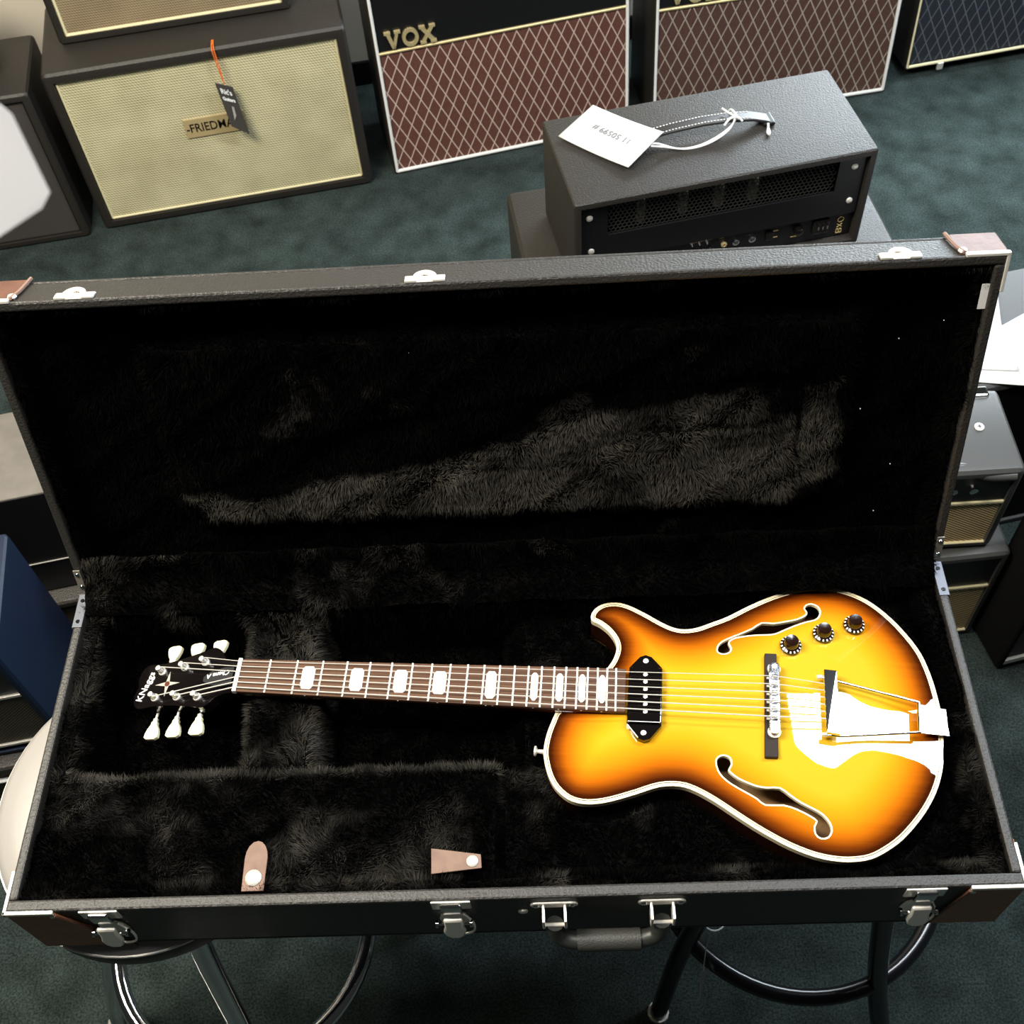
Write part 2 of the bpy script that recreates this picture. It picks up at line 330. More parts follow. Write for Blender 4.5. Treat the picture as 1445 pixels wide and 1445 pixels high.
# ------------------------------------------------------------------ amplifiers and cabinets
def cabinet(parent, w, d, h, m, wall=0.02, recess=0.015, bev=0.012, name='cabinet', z0=0.0, slope=0.0):
    bm = bmesh.new(); bmesh.ops.create_cube(bm, size=1.0)
    for v in bm.verts:
        v.co = Vector(((v.co.x+0.5)*w, (v.co.y+0.5)*d, z0+(v.co.z+0.5)*(h-z0)))
    if bev > 0: bmesh.ops.bevel(bm, geom=bm.edges[:], offset=bev, segments=3, affect='EDGES', profile=0.6)
    bm.faces.ensure_lookup_table(); ff = min(bm.faces, key=lambda f: (f.normal.y, -f.calc_area()))
    bmesh.ops.inset_region(bm, faces=[ff], thickness=max(wall-bev, 0.002), depth=0)
    r = bmesh.ops.extrude_face_region(bm, geom=[ff]); bmesh.ops.delete(bm, geom=[ff], context='FACES_ONLY')
    for v in [g for g in r['geom'] if isinstance(g, bmesh.types.BMVert)]: v.co.y += recess
    for v in bm.verts: v.co.y += slope*(v.co.z-z0)*(1-v.co.y/d)
    me = bpy.data.meshes.new(name); bm.to_mesh(me); bm.free(); me.materials.append(m)
    me.polygons.foreach_set('use_smooth', [True]*len(me.polygons)); me.set_sharp_from_angle(angle=R(35))
    o = bpy.data.objects.new(name, me); C.objects.link(o); o.parent = parent; return o
def shear(o, slope, d=None):
    for v in o.data.vertices: v.co.y += slope*v.co.z
    return o

# cream-fronted cabinet with the tan badge
t = thing('speaker_cabinet', 'large black speaker cabinet with a plain cream woven grille and small tan name badge', 'speaker cabinet', (-0.627, 2.171, 0), 10.8)
cabinet(t, 0.762, 0.33, 0.487, tolex, 0.03, 0.016, 0.016)
MB().box(0.032, 0.732, 0.010, 0.015, 0.030, 0.455).build('grille_cloth', cream_cloth, t)
MB().rect_tube(0.031, 0.733, 0.030, 0.456, 0.010, 0.0035).build('piping', cream, t, True)
MB().box(0.300, 0.462, 0.006, 0.010, 0.240, 0.296).build('badge', badge_m, t, bevel=0.001)
bad = [o for o in C.objects if o.name.startswith('badge')][0]
text('lettering', '-FRIEDMAN-', 0.036, matte, bad, frontM(0.381, 0.0055, 0.268), bold=0.0002, sx=0.80)
# hang tag on it
t = thing('hang_tag', 'dark card shop tag on an orange string hanging over the cream grille', 'tag', (-0.627, 2.171, 0), 10.8)
o = MB().add([(0.413, -0.022, 0.405), (0.452, -0.010, 0.378), (0.463, -0.024, 0.243), (0.424, -0.036, 0.285),
          (0.413, -0.020, 0.406), (0.452, -0.008, 0.379), (0.463, -0.022, 0.244), (0.424, -0.034, 0.286)],
         [(0,3,2,1), (4,5,6,7), (0,1,5,4), (1,2,6,5), (2,3,7,6), (3,0,4,7)]).build('card', mat('dark card', (0.05, 0.045, 0.04), 0.5), t)
tl_, tr_, bl_ = Vector((0.413, -0.0222, 0.405)), Vector((0.452, -0.0102, 0.378)), Vector((0.424, -0.0362, 0.285))
Xc = (tr_-tl_).normalized(); Yc = (tl_-bl_).normalized(); Zc = Xc.cross(Yc).normalized()
Mq = Matrix((Xc, Yc, Zc)).transposed().to_4x4(); Mq.translation = tl_
for k, (s_, yy) in enumerate((("Ric's", -0.019), ('Guitars', -0.040))):
    text('lettering', s_, 0.0135 if k else 0.020, white, o, Mq @ Matrix.Translation((0.0235, yy, 0.0010)), bold=0.0006, sx=0.85)
bmk = MB().add([tuple(Mq @ Vector(p)) for p in ((0.024, -0.058, 0.0008), (0.030, -0.060, 0.0008), (0.027, -0.085, 0.0008), (0.017, -0.100, 0.0008))], [(0, 3, 2, 1)]).build('printed_streak', mat('grey print', (0.35, 0.33, 0.30), 0.6), o)
MB().tube([(0.434, -0.012, 0.392), (0.430, -0.012, 0.44), (0.427, -0.008, 0.485), (0.428, 0.006, 0.4915), (0.430, 0.03, 0.4905)], 0.0015, 6).build('string', orange, t, True)
MB().tube([(0.434, -0.012, 0.392), (0.434, -0.012, 0.44), (0.432, -0.008, 0.485), (0.432, 0.006, 0.4915), (0.433, 0.03, 0.4905)], 0.0015, 6).build('string', orange, t, True)

t = thing('combo_amplifier', 'black amplifier with tan brown grille stacked on the cream-fronted cabinet', 'amplifier', (-0.6, 2.295, 0.487), 10.5)
cabinet(t, 0.59, 0.22, 0.45, tolex, 0.024, 0.014, 0.014, slope=0.05)
shear(MB().box(0.025, 0.565, 0.009, 0.0125, 0.022, 0.42).build('grille_cloth', brown_cloth, t), 0.05)
shear(MB().rect_tube(0.024, 0.566, 0.022, 0.42, 0.008, 0.0045).build('piping', cream, t, True), 0.05)

t = thing('speaker_cabinet', 'dark brown-grilled black cabinet at the far left, beside the cream-fronted one', 'speaker cabinet', (-1.352, 2.029, 0), 9.84)
cabinet(t, 0.70, 0.27, 0.458, tolex, 0.022, 0.012, 0.014)
MB().box(0.023, 0.677, 0.008, 0.011, 0.022, 0.436).build('grille_cloth', dark_cloth, t)
MB().rect_tube(0.023, 0.677, 0.022, 0.436, 0.008, 0.002).build('piping', black, t, True)
t = thing('guitar_amplifier', 'black amplifier box standing on the dark cabinet at the far left', 'amplifier', (-1.30, 2.06, 0.458), 14)
cabinet(t, 0.56, 0.18, 0.22, tolex, 0.02, 0.01, 0.01)
MB().box(0.022, 0.538, 0.007, 0.009, 0.022, 0.2).build('front_panel', mat('navy panel', (0.004, 0.008, 0.03), 0.3), t)

# slab-serif logo strokes
def slab_logo(parent, x0, z0, h, y, m, word='VOX', sc=1.0, k=None):
    def stroke(mb, a, b, w_, y0, y1):
        a = Vector((a[0], 0, a[1])); b = Vector((b[0], 0, b[1])); d = (b-a).normalized(); n = Vector((-d.z, 0, d.x))*w_/2
        q = [a-n, b-n, b+n, a+n]; mb.prism_xz([(p.x, p.z) for p in q], y0, y1)
    wL = h*0.86*sc; gap = h*0.10
    for i, c in enumerate(word):
        x = x0+i*(wL+gap); mb = MB(); W = h*0.2; z1 = z0+h; S_ = h*0.13
        if c == 'V':
            stroke(mb, (x+wL*0.16, z1), (x+wL*0.5, z0+W*0.3), W, y-0.004, y+0.004); stroke(mb, (x+wL*0.84, z1), (x+wL*0.5, z0+W*0.3), W*0.7, y-0.004, y+0.0038)
            stroke(mb, (x-wL*0.03, z1-S_/2), (x+wL*0.38, z1-S_/2), S_, y-0.0045, y+0.004); stroke(mb, (x+wL*0.62, z1-S_/2), (x+wL*1.02, z1-S_/2), S_, y-0.0045, y+0.004)
        elif c in 'Oo':
            hh = h if c == 'O' else h*0.75
            pts = [(x+wL*0.5+math.cos(a)*wL*0.42, z0+hh/2+math.sin(a)*hh*0.42) for a in [2*math.pi*q/20 for q in range(20)]]
            for q in range(20): stroke(mb, pts[q], pts[(q+1) % 20], W*0.9, y-0.004, y+0.004+0.0001*(q % 2))
        else:
            stroke(mb, (x+wL*0.14, z1-S_/2), (x+wL*0.86, z0+S_/2), W, y-0.004, y+0.004); stroke(mb, (x+wL*0.86, z1-S_/2), (x+wL*0.14, z0+S_/2), W*0.7, y-0.0042, y+0.0038)
            for zz in (z0+S_/2, z1-S_/2):
                stroke(mb, (x-wL*0.02, zz), (x+wL*0.36, zz), S_, y-0.0045, y+0.004); stroke(mb, (x+wL*0.64, zz), (x+wL*1.02, zz), S_, y-0.0045, y+0.004)
        o = mb.build('logo_letter', m, parent)
        if k: shear(o, k)
SL = 0.06
def vox(label, loc, rz, cloth, goldz=0.36, w_=0.70, logo=(0.034, 0.374, 0.048)):
    t = thing('combo_amplifier', label, 'amplifier', loc, rz, 'brown diamond-grille amplifiers in the back row')
    cabinet(t, w_, 0.262, 0.54, tolex, 0.010, 0.012, 0.008, slope=SL)
    shear(MB().box(0.012, w_-0.012, 0.007, 0.0115, 0.012, goldz).build('grille_cloth', cloth, t), SL)
    shear(MB().box(0.012, w_-0.012, 0.006, 0.0115, goldz+0.008, 0.528).build('upper_panel', black, t, bevel=0.002), SL)
    shear(MB().cyl((0.012, 0.006, goldz+0.004), (w_-0.012, 0.006, goldz+0.004), 0.0042, n=10).build('gold_trim', gold, t, True), SL)
    shear(MB().rect_tube(0.008, w_-0.008, 0.010, 0.530, 0.003, 0.0048).build('piping', white, t, True), SL)
    slab_logo(t, logo[0], logo[1], logo[2], 0.002, gold, k=SL)
    return t
vox('brown diamond-grille amplifier beside the cream-fronted cabinet, gold logo fully in view', (0.181, 2.346, 0), 13.58, vox_cloth)
vox('brown diamond-grille amplifier behind the black head, gold logo cut by the top edge', (0.923, 2.492, 0), 9.63, vox_cloth2, 0.350, 0.705, (0.040, 0.366, 0.052))
t = thing('speaker_cabinet', 'black cabinet with dark grey-blue diamond grille, farthest right of the back row', 'speaker cabinet', (1.681, 2.662, 0), 11.37)
cabinet(t, 0.72, 0.27, 0.60, tolex, 0.010, 0.012, 0.008, z0=0.032, slope=SL)
shear(MB().box(0.012, 0.708, 0.007, 0.0115, 0.045, 0.588).build('grille_cloth', grey_cloth, t), SL)
shear(MB().rect_tube(0.006, 0.714, 0.040, 0.59, 0.002, 0.0045).build('piping', cream, t, True), SL)
for x in (0.05, 0.67):
    for y in (0.05, 0.22):
        c_ = MB().cyl((x-0.010, y, 0.016), (x+0.010, y, 0.016), 0.016, n=16).box(x-0.016, x+0.016, y-0.010, y+0.010, 0.026, 0.033).build('caster', black, t, True)
MB().box(0.10, 0.118, -0.004, 0.004, 0.018, 0.040).build('grille_clip', nickel, t, bevel=0.002)

# black amp head seen from the rear and the cabinet it stands on
t = thing('speaker_cabinet', 'black cabinet standing under the rear-facing black amplifier head', 'speaker cabinet', (0.585, 1.20, 0), 8.5)
cabinet(t, 0.74, 0.42, 0.514, tolex, 0.02, 0.01, 0.018)
MB().box(0.022, 0.718, 0.006, 0.009, 0.022, 0.49).build('back_panel', black, t)
hd = thing('guitar_amplifier', 'black amplifier head seen from its rear, wire-mesh window and handle on top', 'amplifier', (0.658, 1.282, 0.516), 11.62)
cabinet(hd, 0.578, 0.259, 0.226, tolex, 0.016, 0.22, 0.007, name='shell')
# rear panels: frame round the window, lower chassis panel
pb = MB()
for q in ((0.016, 0.066, 0.075, 0.212), (0.510, 0.562, 0.075, 0.212), (0.066, 0.510, 0.075, 0.134), (0.066, 0.510, 0.205, 0.212)): pb.box(q[0], q[1], 0.010, 0.014, q[2], q[3])
pb.build('back_panel', black, hd)
MB().box(0.016, 0.562, 0.018, 0.022, 0.016, 0.074).build('chassis_panel', mat('chassis black', (0.008, 0.008, 0.009), 0.3), hd)
# perforated mesh: hexagonal holes as open cells
mm = MB(); ph = 0.0086; rh = ph*0.40
nx = int((0.510-0.066)/ph); nz = int((0.205-0.134)/(ph*0.866))
for j in range(nz):
    for i in range(nx):
        cx = 0.066+ph*(i+0.5+0.5*(j % 2)); cz = 0.134+ph*0.866*(j+0.5)
        if cx > 0.508: continue
        vo = [(cx+math.cos(R(60*k+30))*ph*0.577, 0.0165, cz+math.sin(R(60*k+30))*ph*0.577) for k in range(6)]
        vi = [(cx+math.cos(R(60*k+30))*rh, 0.0172, cz+math.sin(R(60*k+30))*rh) for k in range(6)]
        mm.add(vo+vi, [(k, (k+1) % 6, 6+(k+1) % 6, 6+k) for k in range(6)])
mm.build('wire_mesh', mat('mesh steel', (0.045, 0.045, 0.04), 0.35, 0.5), hd, kind='stuff')
for x, r_ in ((0.137, 0.012), (0.219, 0.013), (0.289, 0.014), (0.356, 0.014)):
    MB().lathe([(0.010, 0), (r_, 0.006), (r_, 0.05), (r_*0.8, 0.062), (0.003, 0.068)], (x, 0.042, 0.130), 16).build('valve', tubeglass, hd, True)
for x, z in ((0.031, 0.182), (0.034, 0.102), (0.541, 0.187), (0.545, 0.107)):
    MB().lathe([(0.0065, 0), (0.006, 0.002), (0.003, 0.0035)], (x, 0.010, z), 14, (0, -1, 0)).build('screw', nickel, hd, True)
for x, m_, r_ in ((0.302, gold, 0.006), (0.326, chrome, 0.007), (0.359, chrome, 0.0075)):
    MB().lathe([(r_, 0), (r_, 0.004), (r_*0.55, 0.005), (r_*0.5, 0.001)], (x, 0.018, 0.050), 16, (0, -1, 0)).build('jack', m_, hd, True)
for x in (0.24, 0.255, 0.27): MB().cyl((x, 0.018, 0.055), (x, 0.006, 0.057), 0.0022, n=8).build('toggle_switch', chrome, hd, True)
MB().box(0.386, 0.402, 0.012, 0.018, 0.040, 0.060).build('rocker_switch', gloss_black, hd, bevel=0.002)
MB().lathe([(0.010, 0), (0.009, 0.012), (0.004, 0.014)], (0.452, 0.018, 0.052), 18, (0, -1, 0)).build('fuse_holder', gloss_black, hd, True)
ie = MB().box(0.482, 0.516, 0.010, 0.018, 0.034, 0.066).build('mains_inlet', gloss_black, hd, bevel=0.003)
for x in (0.490, 0.499, 0.508): MB().box(x-0.0012, x+0.0012, 0.004, 0.010, 0.050, 0.058).build('pin', chrome, ie)
gp = MB()
for x0, x1, z in ((0.292, 0.302, 0.066), (0.345, 0.375, 0.070), (0.400, 0.412, 0.058), (0.400, 0.412, 0.042), (0.430, 0.470, 0.071), (0.486, 0.520, 0.0725), (0.235, 0.247, 0.068), (0.252, 0.262, 0.068), (0.267, 0.277, 0.068), (0.44, 0.462, 0.034)):
    gp.box(x0, x1, 0.0172, 0.018, z-0.0008, z+0.0008)
gp.build('printed_marks', goldpaint, hd, kind='stuff')
gs = MB()
gs.tube([(0.540+0.006*math.cos(a), 0.0165, 0.056+0.006*math.sin(a)) for a in [2*math.pi*k/16 for k in range(16)]], 0.0008, 5, True)
gs.box(0.534, 0.546, 0.016, 0.018, 0.0225, 0.0235).box(0.534, 0.546, 0.016, 0.018, 0.0315, 0.0325).box(0.534, 0.535, 0.016, 0.018, 0.0225, 0.0325).box(0.545, 0.546, 0.016, 0.018, 0.0225, 0.0325).box(0.539, 0.541, 0.016, 0.018, 0.0225, 0.0325)
for a, b in (((0.535, 0.037), (0.545, 0.045)), ((0.545, 0.037), (0.535, 0.045)), ((0.537, 0.066), (0.543, 0.071)), ((0.535, 0.070), (0.541, 0.0735))):
    gs.cyl((a[0], 0.017, a[1]), (b[0], 0.017, b[1]), 0.0008, n=5)
gs.build('printed_symbols', goldpaint, hd, kind='stuff')
# handle on the head
hp = [(0.135, 0.137, 0.2275), (0.150, 0.137, 0.232), (0.17, 0.137, 0.240), (0.22, 0.1365, 0.246), (0.28, 0.136, 0.249), (0.33, 0.1355, 0.247), (0.375, 0.135, 0.241), (0.398, 0.135, 0.233), (0.412, 0.135, 0.2275)]
hs_ = MB(); hw = 0.0135; vs = []; 
for p in hp: vs += [(p[0], p[1]-hw, p[2]), (p[0], p[1]+hw, p[2]), (p[0], p[1]+hw, p[2]+0.006), (p[0], p[1]-hw, p[2]+0.006)]
fs = []
for k in range(len(hp)-1):
    for i in range(4): fs.append((4*k+i, 4*k+(i+1) % 4, 4*k+4+(i+1) % 4, 4*k+4+i))
fs += [(3, 2, 1, 0), tuple(4*(len(hp)-1)+i for i in range(4))]
han = hs_.add(vs, fs).build('handle', mat('black leather strap', (0.02, 0.018, 0.018), 0.4, bump=0.2, bscale=200), hd, True, bevel=0.002)
st = MB()
for yy in (-0.009, 0.009):
    for k in range(34):
        x = 0.165+k*0.0062; i = max(q for q in range(len(hp)) if hp[q][0] <= x); tt = (x-hp[i][0])/(hp[i+1][0]-hp[i][0]); z = hp[i][2]*(1-tt)+hp[i+1][2]*tt+0.0062
        st.box(x-0.0016, x+0.0016, 0.136+yy-0.0007, 0.136+yy+0.0007, z, z+0.0009)
st.build('stitching', white, han, kind='stuff')
for x in (0.140, 0.408): MB().box(x-0.012, x+0.012, 0.118, 0.154, 0.2262, 0.2335).build('handle_mount', black, hd, bevel=0.003)
# price tag on the head
pt = thing('price_tag', 'white card price tag with faint writing and white cord lying on the amplifier head', 'tag', (0.658, 1.282, 0.516), 11.62)
cor = [(0.018, 0.194), (0.118, 0.063), (0.199, 0.117), (0.099, 0.2465)]; COZ = (0.2300, 0.2345, 0.2560, 0.2460)
gv, gf = [], []; n_ = 8
for j in range(n_+1):
    for i in range(n_+1):
        u, v = i/n_, j/n_
        x = (1-u)*(1-v)*cor[0][0]+u*(1-v)*cor[1][0]+u*v*cor[2][0]+(1-u)*v*cor[3][0]
        y = (1-u)*(1-v)*cor[0][1]+u*(1-v)*cor[1][1]+u*v*cor[2][1]+(1-u)*v*cor[3][1]
        gv.append((x, y, (1-u)*(1-v)*COZ[0]+u*(1-v)*COZ[1]+u*v*COZ[2]+(1-u)*v*COZ[3]+0.003*(1-4*u*(1-u))-0.001))
for j in range(n_):
    for i in range(n_): a = j*(n_+1)+i; gf.append((a, a+1, a+n_+2, a+n_+1))
dux = Vector((cor[1][0]-cor[0][0], cor[1][1]-cor[0][1], COZ[1]-COZ[0])).normalized(); dvx = Vector((cor[3][0]-cor[0][0], cor[3][1]-cor[0][1], COZ[3]-COZ[0])).normalized()
cd = MB().add(gv, gf).build('card', paper, pt, True); so = cd.modifiers.new('solid', 'SOLIDIFY'); so.thickness = 0.0016; so.offset = 1
Mw = Matrix((-dux, -dvx, dux.cross(dvx).normalized())).transposed().to_4x4(); Mw.translation = Vector((0.112, 0.156, 0.2452))
text('writing', '11 50599 #', 0.019, ink, cd, Mw, ext=0.0002)
MB().tube(catmull([(0.172, 0.103, 0.2475), (0.186, 0.104, 0.245), (0.225, 0.100, 0.2285), (0.262, 0.098, 0.2285), (0.301, 0.112, 0.2285), (0.330, 0.120, 0.240), (0.342, 0.124, 0.256), (0.342, 0.136, 0.2585), (0.339, 0.150, 0.256), (0.336, 0.156, 0.24)], 5), 0.0018, 7).build('cord', white, pt, True)
MB().tube(catmull([(0.170, 0.098, 0.2475), (0.196, 0.098, 0.240), (0.240, 0.095, 0.2285), (0.285, 0.100, 0.2285), (0.325, 0.114, 0.238), (0.338, 0.122, 0.2575), (0.331, 0.137, 0.259), (0.322, 0.150, 0.262)], 5), 0.0017, 7).build('cord', white, pt, True)
MB().tube(catmull([(0.318, 0.119, 0.247), (0.330, 0.122, 0.258), (0.345, 0.121, 0.257), (0.352, 0.118, 0.25)], 5), 0.0022, 7).build('cord', white, pt, True)
t = thing('cord_end', 'short white cord end hanging from the right mount of the head handle', 'cord', (0.658, 1.282, 0.516), 11.62)
MB().tube(catmull([(0.404, 0.117, 0.2345), (0.402, 0.110, 0.2325), (0.399, 0.100, 0.2305), (0.397, 0.090, 0.2305)], 4), [0.0022]*6+[0.003, 0.0034, 0.004, 0.004, 0.004, 0.003, 0.002], 8).build('strand', white, t, True)

# two small gold-grilled practice amps stacked at right
def small_amp(label, loc, rz, h, gz, w_=0.45, d=0.185):
    t = thing('practice_amplifier', label, 'amplifier', loc, rz, 'small gold-grilled amplifiers in the right stack')
    cabinet(t, w_, d, h, satin, 0.014, 0.012, 0.014)
    MB().box(0.016, w_-0.016, 0.006, 0.0115, 0.014, gz).build('grille_cloth', gold_cloth, t)
    for z in (0.013, gz+0.004): MB().box(0.014, w_-0.014, 0.001, 0.008, z-0.004, z+0.004).build('trim_strip', cream, t, bevel=0.002)
    return t
t = small_amp('small black amplifier with gold grille and steel corner screw, upper of the right stack', (0.949, 0.795, 0.30), 1.4, 0.232, 0.136)
MB().box(0.016, 0.434, 0.004, 0.0115, 0.146, 0.220).build('control_panel', black, t)
for x in (0.30, 0.335, 0.37): MB().lathe([(0.008, 0), (0.0075, 0.010), (0.003, 0.011)], (x, 0.004, 0.186), 14, (0, -1, 0)).build('control_knob', chrome, t, True)
MB().lathe([(0.0085, 0), (0.0085, 0.0015), (0.006, 0.003), (0.005, 0.003)], (0.394, 0.098, 0.232), 20).build('corner_screw', nickel, t, True)
sc_ = MB().box(0.390, 0.398, 0.0972, 0.0988, 0.2346, 0.2353).box(0.3932, 0.3948, 0.094, 0.102, 0.2346, 0.2353).build('screw_slot', black, t)
MB().box(0.395, 0.43, 0.165, 0.188, 0.2245, 0.2365).build('corner_plate', chrome, t, bevel=0.004)
# dark rolled lip with handle recess at the front of the top
MB().tube(catmull([(0.20, 0.012, 0.226), (0.30, 0.014, 0.225), (0.345, 0.020, 0.224), (0.37, 0.016, 0.219), (0.39, 0.006, 0.214), (0.435, 0.003, 0.214)], 5), 0.009, 10).build('rolled_lip', satin, t, True)
t = small_amp('small black amplifier with gold grille, lower of the right stack', (0.990, 0.757, 0), 4.5, 0.298, 0.180, 0.45, 0.19)
MB().box(0.016, 0.434, 0.005, 0.0115, 0.190, 0.284).build('upper_panel', black, t)

t = thing('speaker_cabinet', 'black cabinet with speckled grille and silver bottom trim at the right frame edge', 'speaker cabinet', (1.466, 0.706, 0), 13)
cabinet(t, 0.55, 0.12, 0.42, matte, 0.012, 0.012, 0.008, z0=0.004)
MB().box(0.013, 0.537, 0.006, 0.0115, 0.036, 0.407).build('grille_cloth', speck_cloth, t)
MB().box(0.010, 0.540, 0.000, 0.008, 0.018, 0.034).build('bottom_trim', nickel, t, bevel=0.002)
t = thing('equipment_case', 'grey topped black box under the white papers at right', 'case', (1.30, 1.00, 0), 12)
cabinet(t, 0.55, 0.27, 0.50, mat('charcoal vinyl', (0.06, 0.06, 0.062), 0.6, bump=0.3, bscale=300), 0.02, 0.01, 0.01)
MB().box(0.022, 0.528, 0.006, 0.0095, 0.022, 0.478).build('front_panel', matte, t)
def sheet(name, poly, z, curl, m, label, cat, group=None):
    bm = bmesh.new(); vs = [bm.verts.new((x, y, z)) for x, y in poly]; f = bm.faces.new(vs)
    bmesh.ops.triangulate(bm, faces=[f]); bmesh.ops.subdivide_edges(bm, edges=bm.edges[:], cuts=5, use_grid_fill=True)
    for v in bm.verts: v.co.z = z+curl(v.co.x, v.co.y)
    bmesh.ops.recalc_face_normals(bm, faces=bm.faces[:])
    me = bpy.data.meshes.new(name); bm.to_mesh(me); bm.free(); me.materials.append(m); me.polygons.foreach_set('use_smooth', [True]*len(me.polygons))
    o = bpy.data.objects.new(name, me); C.objects.link(o); s_ = o.modifiers.new('solid', 'SOLIDIFY'); s_.thickness = 0.0012; s_.offset = 1
    return tag(o, label, cat, group)
sheet('paper_sheet', [(1.345, 1.035), (1.47, 1.015), (1.60, 1.03), (1.66, 1.17), (1.545, 1.222), (1.45, 1.165), (1.40, 1.10)], 0.503, lambda x, y: 0.0, paper, 'large white paper sheet with pointed corner on the grey topped box', 'paper')
sheet('paper_sheet', [(1.37, 1.06), (1.455, 1.05), (1.452, 1.17), (1.474, 1.300), (1.452, 1.295), (1.42, 1.20)], 0.506, lambda x, y: 0.0, paper, 'narrow upright white paper sheet beside the open lid corner at right', 'paper')
sheet('paper_label', [(1.515, 1.165), (1.60, 1.19), (1.61, 1.245), (1.535, 1.215)], 0.507, lambda x, y: 0.0, skin_o, 'small peach orange paper scrap at the right frame edge', 'paper')

# left side: grey topped box stack, blue combo
t = thing('amplifier_cabinet', 'large grey-topped black cabinet behind the blue amplifier at left', 'cabinet', (-0.78, 0.776, 0.205), 11.5)
cabinet(t, 0.72, 0.212, 0.295, grey_tolex, 0.004, 0.006, 0.003)
MB().box(0.004, 0.716, -0.001, 0.0055, 0.004, 0.291).build('front_panel', black, t)
MB().box(0.02, 0.70, -0.0022, 0, 0.093, 0.095).build('trim_line', nickel, t)
t = thing('speaker_cabinet', 'low black cabinet with pleated grille under the grey-topped one', 'speaker cabinet', (-0.75, 0.745, 0), 11.5)
cabinet(t, 0.78, 0.26, 0.203, tolex, 0.018, 0.012, 0.01)
MB().box(0.018, 0.762, 0.006, 0.0115, 0.018, 0.175).build('grille_cloth', stripe_cloth, t)
MB().lathe([(0.005, 0), (0.004, 0.003)], (0.36, 0.0055, 0.168), 12, (0, -1, 0)).build('badge', nickel, t, True)
t = thing('combo_amplifier', 'blue vinyl amplifier at the left frame edge with striped brown grille', 'amplifier', (-0.774, 0.42, 0.235), 9.85)
cabinet(t, 0.50, 0.243, 0.324, blue_tolex, 0.014, 0.012, 0.010)
MB().box(0.016, 0.484, 0.006, 0.0115, 0.034, 0.186).build('grille_cloth', stripe_cloth, t)
MB().box(0.016, 0.484, 0.006, 0.0115, 0.194, 0.309).build('control_panel', black, t)
for z in (0.030, 0.190): MB().box(0.014, 0.486, 0.002, 0.008, z-0.004, z+0.003).build('trim_strip', nickel, t, bevel=0.001)
t = thing('speaker_cabinet', 'black cabinet with striped grille beneath the blue amplifier', 'speaker cabinet', (-0.79, 0.39, 0), 9.85)
cabinet(t, 0.53, 0.27, 0.234, tolex, 0.016, 0.012, 0.01)
MB().box(0.016, 0.514, 0.006, 0.0115, 0.018, 0.216).build('grille_cloth', stripe_cloth, t)
MB().cyl((0.014, 0.002, 0.190), (0.516, 0.002, 0.190), 0.005, n=10).build('trim_strip', white, t, True)

# blurred tag hanging close to the camera
t = thing('hanging_tag', 'blurred white paper tag hanging close to the lens at the left edge', 'tag', (0.421, -0.048, 1.88))
o = MB().add([(x-0.421, y+0.048, z-1.88) for x, y, z in ((0.421, -0.032, 1.892), (0.425, -0.035, 1.890), (0.437, -0.057, 1.8735), (0.434, -0.0615, 1.8705), (0.419, -0.070, 1.866), (0.405, -0.055, 1.8775), (0.410, -0.028, 1.896))], [(0, 6, 5, 4, 3, 2, 1)]).build('card', mat('tag paper', (0.28, 0.28, 0.29), 0.8), t)
s_ = o.modifiers.new('solid', 'SOLIDIFY'); s_.thickness = 0.0004
MB().tube([(-0.011, 0.018, 0.014), (-0.014, 0.024, 0.05), (-0.02, 0.03, 1.02)], 0.0005, 5).build('string', white, t, True)

# ------------------------------------------------------------------ bar stools
sr = thing('bar_stool', 'round bar stool with grey vinyl seat and chrome foot ring, under the left end', 'stool', (0.085, 0.165, 0), 0, 'bar stools carrying the case')
MB().lathe([(0.160, 0.700), (0.182, 0.704), (0.190, 0.722), (0.190, 0.750), (0.186, 0.756)], (-0.004, 0.015, 0), 64).build('seat_base', seatside, sr, True)
MB().lathe([(0.186, 0.754), (0.190, 0.757), (0.187, 0.764), (0.178, 0.770), (0.160, 0.774), (0.140, 0.7755), (0.08, 0.776), (0.01, 0.776)], (-0.004, 0.015, 0), 64).build('seat', seatm, sr, True)
MB().tube([(-0.004+0.190*math.cos(a), 0.015+0.190*math.sin(a), 0.756) for a in [2*math.pi*k/64 for k in range(64)]], 0.0022, 6, True).build('seat_welt', nickel, sr, True)
MB().tube([(0.008+0.196*math.cos(a), -0.016+0.196*math.sin(a), 0.30) for a in [2*math.pi*k/64 for k in range(64)]], 0.0125, 14, True).build('foot_ring', chrome, sr, True)
MB().cyl((0, 0, 0.60), (0, 0, 0.701), 0.03, n=20).build('hub', chrome, sr, True)
base = [(0.01, -0.02, 0.66), (0.006, -0.055, 0.60), (0.010, -0.100, 0.50), (0.032, -0.160, 0.37), (0.046, -0.195, 0.30), (0.075, -0.25, 0.10), (0.085, -0.27, 0.008)]
for k in range(4):
    Rm = Matrix.Rotation(R(90*k), 3, 'Z'); P = [tuple(Rm @ Vector(p)) for p in catmull(base, 4)]
    lg = MB().tube(P, [0.014]*3+[0.016]*(len(P)-3), 14).build('leg', chrome, sr, True)
    e = P[-1]; MB().cyl((e[0], e[1], 0), (e[0], e[1], 0.02), 0.02, n=14).build('foot_cap', black, lg, True)
sl = thing('bar_stool', 'black tube bar stool with foot ring, under the right end of the case', 'stool', (0.955, 0.25, 0), 0, 'bar stools carrying the case')
MB().lathe([(0.15, 0.735), (0.165, 0.742), (0.168, 0.757), (0.160, 0.770), (0.12, 0.775), (0.01, 0.776)], (0, 0, 0), 48).build('seat', seatside, sl, True)
MB().tube([(0.22*math.cos(a), 0.22*math.sin(a), 0.30) for a in [2*math.pi*k/72 for k in range(72)]], 0.0125, 14, True).build('foot_ring', darkmetal, sl, True)
